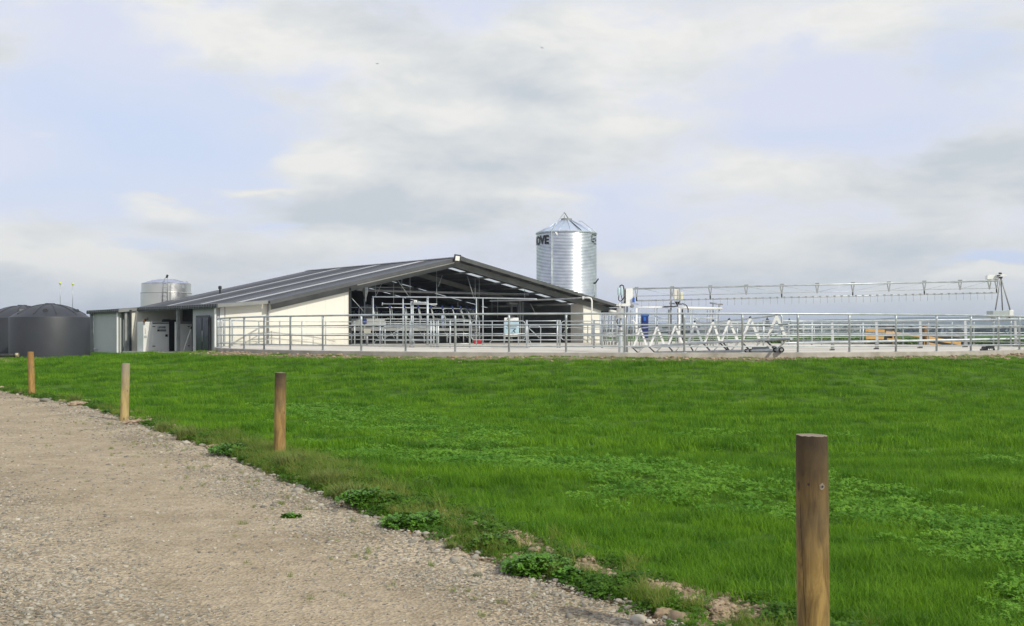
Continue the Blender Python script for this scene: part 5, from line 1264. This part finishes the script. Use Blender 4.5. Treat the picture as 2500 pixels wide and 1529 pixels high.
def stone(rng, s=1.0, rough=0.0):
    bm = bmesh.new(); bmesh.ops.create_icosphere(bm, subdivisions=3 if rough else 2, radius=1); o = rng.uniform(0, 50)
    sx_, sy_, sz_ = rng.uniform(.75, 1.2), rng.uniform(.6, 1), rng.uniform(.4, .65)
    for v in bm.verts:
        k = 1 + .32 * noise.noise(v.co * .9 + Vector((o, 0, 0))) + .1 * noise.noise(v.co * 2.5 + Vector((0, o, 0))) + rough * (noise.noise(v.co * 3.1 + Vector((o, o, 0))) + .7 * noise.noise(v.co * 7 + Vector((o, 3, o))))
        v.co = Vector((v.co.x * sx_, v.co.y * sy_, v.co.z * sz_)) * k * s
    mb = MB(); mb.add([v.co.copy() for v in bm.verts], [tuple(v.index for v in f.verts) for f in bm.faces], True); bm.free(); return mb
def scatter(name, pts, protos):
    """pts: (x, y, z, rz, tilt, scale, index)"""
    me = bpy.data.meshes.new(name); me.from_pydata([p[:3] for p in pts], [], [])
    a = me.attributes.new('rot', 'FLOAT_VECTOR', 'POINT'); a.data.foreach_set('vector', [v for p in pts for v in (p[4], 0.0, p[3])])
    a = me.attributes.new('scl', 'FLOAT', 'POINT'); a.data.foreach_set('value', [p[5] for p in pts])
    a = me.attributes.new('idx', 'INT', 'POINT'); a.data.foreach_set('value', [p[6] for p in pts])
    o = bpy.data.objects.new(name, me); col.objects.link(o); tag(o, kind='stuff')
    ng = bpy.data.node_groups.new(name, 'GeometryNodeTree')
    ng.interface.new_socket('Geometry', in_out='INPUT', socket_type='NodeSocketGeometry'); ng.interface.new_socket('Geometry', in_out='OUTPUT', socket_type='NodeSocketGeometry')
    N, L = ng.nodes, ng.links; gi = N.new('NodeGroupInput'); go = N.new('NodeGroupOutput')
    ip = N.new('GeometryNodeInstanceOnPoints'); gt = N.new('GeometryNodeGeometryToInstance')
    for pr in reversed(protos):
        oi = N.new('GeometryNodeObjectInfo'); oi.inputs['Object'].default_value = pr; L.new(oi.outputs['Geometry'], gt.inputs[0])
    def at(nm, ty):
        n = N.new('GeometryNodeInputNamedAttribute'); n.data_type = ty; n.inputs['Name'].default_value = nm; return n.outputs['Attribute']
    L.new(gi.outputs[0], ip.inputs['Points']); L.new(gt.outputs[0], ip.inputs['Instance'])
    ip.inputs['Pick Instance'].default_value = True
    L.new(at('idx', 'INT'), ip.inputs['Instance Index']); L.new(at('rot', 'FLOAT_VECTOR'), ip.inputs['Rotation']); L.new(at('scl', 'FLOAT'), ip.inputs['Scale'])
    L.new(ip.outputs[0], go.inputs[0])
    md = o.modifiers.new('scatter', 'NODES'); md.node_group = ng
    return o
GRASS = stuff_mat('pasture_grass', (.188, .372, .014), (.058, .170, .007), .42, (.30, .44, .045), .8, stretch=(.55, 1.5, 1))
CLOV = stuff_mat('clover_leaf', (.20, .40, .036), (.10, .265, .02), .38, None, 1.2)
WEED = stuff_mat('weed_leaf', (.11, .235, .018), (.05, .13, .010), .35, None, 3)
DRY = stuff_mat('dry_grass', (.27, .30, .065), (.12, .21, .025), .35, (.42, .36, .15), 4)
STON = stuff_mat('gravel_stone', (.45, .41, .33), (.15, .14, .12), 0, (.60, .56, .47), 20, .85, .2)
SOILM = stuff_mat('soil_clod', (.40, .31, .215), (.26, .195, .13), 0, None, 8, .95, .1)
rng = random.Random(11)
PG = [proto(blades(34, .11, .125, .0055, .85, rng, 3), GRASS, 'grass_tuft') for _ in range(4)]
PGF = [proto(blades(46, .26, .15, .014, .7, rng, 2), GRASS, 'grass_tuft') for _ in range(3)]
PC = [proto(clover(58, .15, .085, .0165, rng), CLOV, 'clover_patch') for _ in range(3)]
PW = [proto(clover(80, .16, .12, .022, rng), WEED, 'weed_patch') for _ in range(3)]
PD = [proto(blades(40, .07, .22, .005, .9, rng, 3), DRY, 'dry_tuft') for _ in range(3)]
PS = [proto(stone(rng), STON, 'stone') for _ in range(6)]
PK = [proto(stone(rng, 1.0, .28), SOILM, 'clod') for _ in range(5)]
def dring(x, y): return math.hypot(x - CY.x, y - CY.y) - RY - .14
def cloverness(x, y):                       # paler clover runs in a band beside the road, roughly parallel to it
    e = (x - edge_x(y)) * (.55 if y < 14 else .6)
    w_ = noise.noise((x * .22, y * .22, 4)) * 2.2 + noise.noise((x * .9, y * .9, 1)) * .9
    v = math.exp(-((e - 2.5 + w_ * .7) / 1.15) ** 2) + .45 * math.exp(-((e - 5.6 + w_) / .8) ** 2)
    return v
def bare(x, y):
    s = soil_amt(x, y); return s * (.55 + 1.1 * noise.noise((x * 1.1, y * 1.1, 40)) + .5 * noise.noise((x * 3.5, y * 3.5, 41)))
CLODS = [(1435, 1400), (1258, 1330), (1310, 1348), (1594, 1452), (1684, 1478), (1756, 1500), (1838, 1515), (1757, 1526), (1176, 1300), (525, 1098), (510, 1082), (1503, 1424), (187, 992), (345, 1036), (1330, 1470), (1392, 1478), (1360, 1448)]
CLODW = [Vector(((px - 1250) / F * F * EYE / (py - HZ), F * EYE / (py - HZ), 0)) for px, py in CLODS]
def near_clod(x, y):
    for c in CLODW:
        dy = c.y - y
        if abs(x - c.x * (y / c.y)) < .07 + .006 * c.y and -.1 < dy < .22 + .02 * c.y: return True
    return False
def spray(d0, d1, dens, side=1.25):
    """random points of the view wedge, slightly widened"""
    n = int(.9 * side * (d1 * d1 - d0 * d0) / 2 * dens)
    for _ in range(n):
        y = math.sqrt(rng.uniform(d0 * d0, d1 * d1)); x = rng.uniform(-.4465, .4465) * side * y; yield x, y
g1, g2, cl, = [], [], []
for d0, d1, dens, lst, sc_ in ((4.0, 9, 190, g1, .95), (9, 16, 100, g1, 1.1), (16, 26, 32, g2, .85), (26, 44, 17, g2, .9), (44, 64, 7, g2, 1.2)):
    for x, y in spray(d0, d1, dens):
        e = x - edge_x(y)
        if dring(x, y) < .05 or (y > 44 and x > -11.5): continue
        if y > 44 and ((Vector((x, y, 0)) - C0).dot(U) > -.3 and (Vector((x, y, 0)) - C0).dot(V) > -4.6 or (x + 22.4) ** 2 + (y - 55.7) ** 2 < 3.6 or (x + 25.5) ** 2 + (y - 59.9) ** 2 < 3.6): continue
        if e < .03: continue
        vw_ = .9 if y < 10.5 else .55
        if e < vw_ and rng.random() > max(0, (e - (.4 if y < 10.5 else .12))) / (vw_ - (.4 if y < 10.5 else .12)) * .7: continue
        if near_clod(x, y): continue
        c = cloverness(x, y)
        if bare(x, y) > .42 and rng.random() < .86: continue
        hs = 1 + .6 * noise.noise((x * .35, y * .8, 50)) + .4 * noise.noise((x * 1.3, y * 2.4, 51))
        near_edge = .6 if (0 < dring(x, y) < 2.5) else 1
        if c + rng.uniform(-.35, .35) > .66 and y < 26:
            if rng.random() < .36: cl.append((x, y, hgt(x, y), rng.uniform(0, 6.28), 0, rng.uniform(.8, 1.3) * (1 if y < 14 else 1.15), rng.randrange(3)))
            if rng.random() < .35: continue
            hs *= .68
        lst.append((x, y, hgt(x, y), rng.uniform(0, 6.28), rng.gauss(0, .1), .86 * sc_ * hs * near_edge * rng.uniform(.7, 1.12), rng.randrange(len(PG if lst is g1 else PGF))))
# rough verge along the road
vw, vd, vk = [], [], []
for i in range(5200):
    y = 5.0 + 30 * rng.random() ** 1.7; e = abs(rng.gauss(.22, .25)) * (1.35 if y < 10 else 1) ; x = edge_x(y) + e
    q = noise.noise((x * .9, y * .9, 60)) + .5 * noise.noise((x * 2.7, y * 2.7, 61))
    z = hgt(x, y)
    if e < .08: continue
    if near_clod(x, y): continue
    nearv = y < 10.5
    if nearv and (.32 < e < .85) and rng.random() < .3:
        s_ = rng.uniform(.008, .022) if rng.random() < .9 else rng.uniform(.025, .045)
        vk.append((x, y, z + s_ * .25, rng.uniform(0, 6.28), rng.gauss(0, .3), s_, rng.randrange(5))); continue
    if rng.random() < .38: g1.append((x, y, z, rng.uniform(0, 6.28), 0, rng.uniform(.4, .85), rng.randrange(4))); continue
    if q > (.2 if nearv else .12): vw.append((x, y, z - .01, rng.uniform(0, 6.28), 0, rng.uniform(.35, .95), rng.randrange(3)))
    elif q > -.22: 
        if rng.random() < .55: vd.append((x, y, z, rng.uniform(0, 6.28), rng.gauss(0, .15), rng.uniform(.35, .8), rng.randrange(3)))
    else:
        s_ = rng.uniform(.012, .045) if rng.random() < .9 else rng.uniform(.04, .075)
        vk.append((x, y, z + s_ * .2, rng.uniform(0, 6.28), rng.gauss(0, .3), s_, rng.randrange(5)))
for i in range(900):                        # longer tufts round the second-nearest post and beyond it
    y = rng.gauss(14.2, 1.8); x = edge_x(y) + abs(rng.gauss(.55, .3))
    (vd if rng.random() < .6 else vw).append((x, y, hgt(x, y), rng.uniform(0, 6.28), rng.gauss(0, .12), rng.uniform(.5, 1.0), rng.randrange(3)))
for i in range(9500):                       # crumbs of earth on the bare strip
    y = rng.uniform(5.2, 11.5); e = rng.uniform(-.05, 1.05); x = edge_x(y) + e; s_ = .003 + .026 * rng.random() ** 3.2
    vk.append((x, y, hgt(x, y) + s_ * .25, rng.uniform(0, 6.28), rng.gauss(0, .3), s_, rng.randrange(5)))
for i in range(800):                        # low weeds and grass sprigs in it
    y = rng.uniform(5.2, 11.5); e = abs(rng.gauss(.45, .3)); x = edge_x(y) + e
    if near_clod(x, y): continue
    (vw if rng.random() < .55 else g1).append((x, y, hgt(x, y) - .01, rng.uniform(0, 6.28), 0, rng.uniform(.3, .7), rng.randrange(3)))
for i in range(150):                        # sprigs growing in the gravel
    y = rng.uniform(6, 22); x = edge_x(y) - abs(rng.gauss(0, .9)); 
    for j in range(rng.randrange(1, 4)): vd.append((x + rng.gauss(0, .04), y + rng.gauss(0, .04), hgt(x, y) + .01, rng.uniform(0, 6.28), 0, rng.uniform(.12, .32), rng.randrange(3)))
for i in range(900):                        # clods in the bare strip below the kerb
    a = rng.uniform(3.3, 5.9); r = RY + .3 + abs(rng.gauss(0, 1.3)); x, y = CY.x + r * math.cos(a), CY.y + r * math.sin(a)
    if bare(x, y) > .1: s_ = rng.uniform(.02, .07); vk.append((x, y, hgt(x, y) + s_ * .3, rng.uniform(0, 6.28), 0, s_, rng.randrange(5)))
scatter('grass', g1, PG); scatter('far_grass', g2, PGF); scatter('clover', cl, PC)
scatter('verge_weeds', vw, PW); scatter('verge_dry_grass', vd, PD); scatter('soil_crumbs', vk, PK)
# gravel
st = []
for d0, d1, dens, s0, s1 in ((3.6, 8, 1500, .004, .013), (8, 14, 520, .006, .017), (14, 24, 140, .010, .024), (24, 36, 40, .014, .034)):
    for x, y in spray(d0, d1, dens):
        e = edge_j(y) - x
        if e < -.10: continue
        worn = worn_amt(e, x, y)     # finer, more compacted wheel track
        if rng.random() < worn * .8: continue
        s_ = s0 + (s1 - s0) * rng.random() ** 2.2
        if rng.random() < (.018 if worn < .4 else .007): s_ *= rng.uniform(1.8, 3.0)
        if e < .25 and rng.random() < .16: s_ *= rng.uniform(1.5, 2.6)
        if e > 2.3 and y < 11 and rng.random() < .14 * sm((e - 2.3) / 1.0) * sm((11 - y) / 2.5): s_ = min(s_ * rng.uniform(1.3, 2.2), .024)
        if e > .5: s_ = min(s_, .026)
        st.append((x, y, road_z(x, y) + s_ * .12, rng.uniform(0, 6.28), rng.gauss(0, .25), s_, rng.randrange(6)))
scatter('gravel', st, PS)

# individually placed clods and clumps beside the road
def single(name, mb, m, px, py, label, cat, group=None, sink=0.0):
    d = 2800 * 1.7 / (py - HZ); 
    for _ in range(6): x = (px - 1250) / F * d; d = F * (EYE - hgt(x, d)) / (py - HZ)
    x = (px - 1250) / F * d; z = hgt(x, d) - sink
    me = bpy.data.meshes.new(name); me.from_pydata(mb.v, [], mb.f); me.polygons.foreach_set('use_smooth', mb.sm); me.materials.append(m)
    o = bpy.data.objects.new(name, me); col.objects.link(o); o.location = (x, d, z); tag(o, label, cat, group); return o
CLODM = mat('dry_clod', (.44, .34, .24), (.29, .215, .145), .95, 0, 14, .8, 60, spec=.1)
def clod(w, h, seed, lumps=3):
    r_ = random.Random(seed); mb = MB()
    for i in range(lumps):
        s = stone(r_, 1, .3); k = w * (.5 if i == 0 else r_.uniform(.25, .4)); o = Vector((r_.uniform(-.3, .3) * w * (i > 0), r_.uniform(-.2, .2) * w * (i > 0), h * (.4 if i == 0 else .25)))
        mb.add([Vector((v.x * k, v.y * k, v.z * k * (1.6 * h / w))) + o + Vector((noise.noise(v * 4), noise.noise(v * 4 + Vector((9, 0, 0))), noise.noise(v * 4 + Vector((0, 9, 0))))) * .10 * k for v in s.v], s.f, False)
    return mb
for i, (px, py, w_, h_, lab) in enumerate(((1435, 1400, .12, .09, 'largest pinkish clod of dry soil beside the big dark green weed clump'), (1258, 1330, .09, .09, 'knobbly upright soil clod above the big dark green weed clump'), (1310, 1348, .10, .06, 'wide soil clod just right of the knobbly upright one'),
                                 (1594, 1452, .09, .10, 'crumbly tall soil clod in the middle of the verge, with two stones at its foot'), (1684, 1478, .10, .085, 'rounded brown soil clod right of the crumbly tall one'), (1756, 1500, .11, .06, 'broad low soil clod near the foot of the photo, left of the nearest post'),
                                 (1838, 1515, .09, .06, 'soil clod nearest to the large front post'), (1757, 1526, .10, .05, 'flat soil clod at the bottom edge of the photo'), (1176, 1300, .14, .06, 'long ridge of pale crumbled soil left of the knobbly clod'),
                                 (525, 1098, .26, .12, 'large flat pale soil clod on the verge left of the second-nearest post'), (510, 1082, .22, .10, 'broken soil clods heaped behind the large flat clod'), (1503, 1424, .07, .06, 'small soil clod right of the largest pinkish clod'),
                                 (187, 992, .40, .14, 'pinkish soil heap at the road edge between the two farthest posts'), (345, 1036, .45, .14, 'pinkish soil heap just right of the pale greyed post'))):
    single('soil_clod', clod(w_, h_, 100 + i, 3 if w_ < .2 else 6), CLODM, px, py, lab, 'soil clod', sink=.01)
STONEM = mat('pale_river_stone', (.52, .48, .42), (.36, .33, .29), .8, 0, 12, .3)
for i, (px, py, s_, lab) in enumerate(((1330, 1470, .032, 'pale rounded stone at the gravel edge below the dark weed clump'), (1392, 1478, .036, 'largest pale rounded stone at the gravel edge'), (1360, 1448, .026, 'flat pale stone lying between two grass sprigs at the gravel edge'), (890, 1490, .030, 'grey rounded stone with a dark shadow near the bottom of the gravel road'), (733, 1208, .035, 'grey stone pushed up at the grass edge right of the second-nearest post'))):
    single('edge_stone', stone(random.Random(200 + i), s_), STONEM, px, py, lab, 'stone')
def clump(w, h, n, seed, kind='weed'):
    r_ = random.Random(seed)
    if kind == 'weed':
        mb = MB()
        for i in range(5):
            a = r_.uniform(0, 6.28); q = w * .28 * r_.random(); c = clover(n // 5, w * .34, h, .026, r_); mb.add([v + Vector((q * math.cos(a) * 1.4, q * math.sin(a) * .8, 0)) for v in c.v], c.f, False)
        return mb
    return blades(n, w * .3, h, .006, .9, r_, 3)
WEEDM = mat('weed_clump_leaves', (.095, .225, .016), (.042, .12, .010), .5, 0, 18, spec=.3, lo=.35, hi=.6)
DRYM = mat('tussock_blades', (.22, .24, .07), (.10, .16, .03), .6, 0, 20, spec=.2)
for px, py, w_, h_, n_, k_, lab in ((1295, 1408, .50, .15, 900, 'weed', 'largest dark green weed clump on the verge, beside the pinkish clod'), (1390, 1420, .24, .09, 300, 'weed', 'small dark weed clump just right of the largest clod'), (1205, 1340, .32, .12, 420, 'weed', 'dark weed clump with a white stone, up-left of the largest clump'),
                                 (560, 1112, .7, .16, 700, 'weed', 'dark weed clump left of the second-nearest post'), (905, 1232, .5, .15, 700, 'weed', 'dark leafy clump at the verge midway between the two nearest posts'), (1010, 1290, .5, .14, 600, 'weed', 'leafy clump with grass blades right of the midway clump'),
                                 (455, 1075, .5, .26, 520, 'tussock', 'brownish seeding tussock beside the pale soil clods'), (400, 1055, .5, .22, 420, 'tussock', 'greenish tussock left of the brownish one'), (182, 982, .5, .24, 360, 'tussock', 'tussock growing behind the farthest soil heap'),
                                 (705, 1150, .5, .26, 620, 'tussock', 'long tussock at the foot of the second-nearest post'), (800, 1190, .5, .24, 520, 'tussock', 'tussock right below the second-nearest post'), (850, 1222, .5, .22, 520, 'tussock', 'yellowing tussock left of the midway leafy clump'), (1105, 1345, .16, .09, 260, 'tussock', 'golden dry tuft at the gravel edge left of the largest clump'),
                                 (262, 1010, .35, .1, 220, 'weed', 'small weed patch left of the pale greyed post'), (710, 1268, .14, .05, 120, 'weed', 'tiny green weed growing alone in the gravel road')):
    single('weed_clump' if k_ == 'weed' else 'grass_tussock', clump(w_, h_, n_, int(px), k_), WEEDM if k_ == 'weed' else DRYM, px, py, lab, 'weed' if k_ == 'weed' else 'tussock')

# ------------------------------------------------------------------ air
def build_haze():
    m = bpy.data.materials.new('haze_air'); m.use_nodes = True
    nt = m.node_tree; nt.nodes.clear(); o = nt.nodes.new('ShaderNodeOutputMaterial'); v = nt.nodes.new('ShaderNodeVolumePrincipled')
    v.inputs['Color'].default_value = (.72, .84, 1, 1); v.inputs['Density'].default_value = .00026; v.inputs['Anisotropy'].default_value = .2
    nt.links.new(v.outputs[0], o.inputs['Volume'])
    mb = MB(); mb.box((-6100, -1600, -4), (6100, 12100, 75)); tag(build(mb, 'haze', m), kind='stuff')
build_haze()
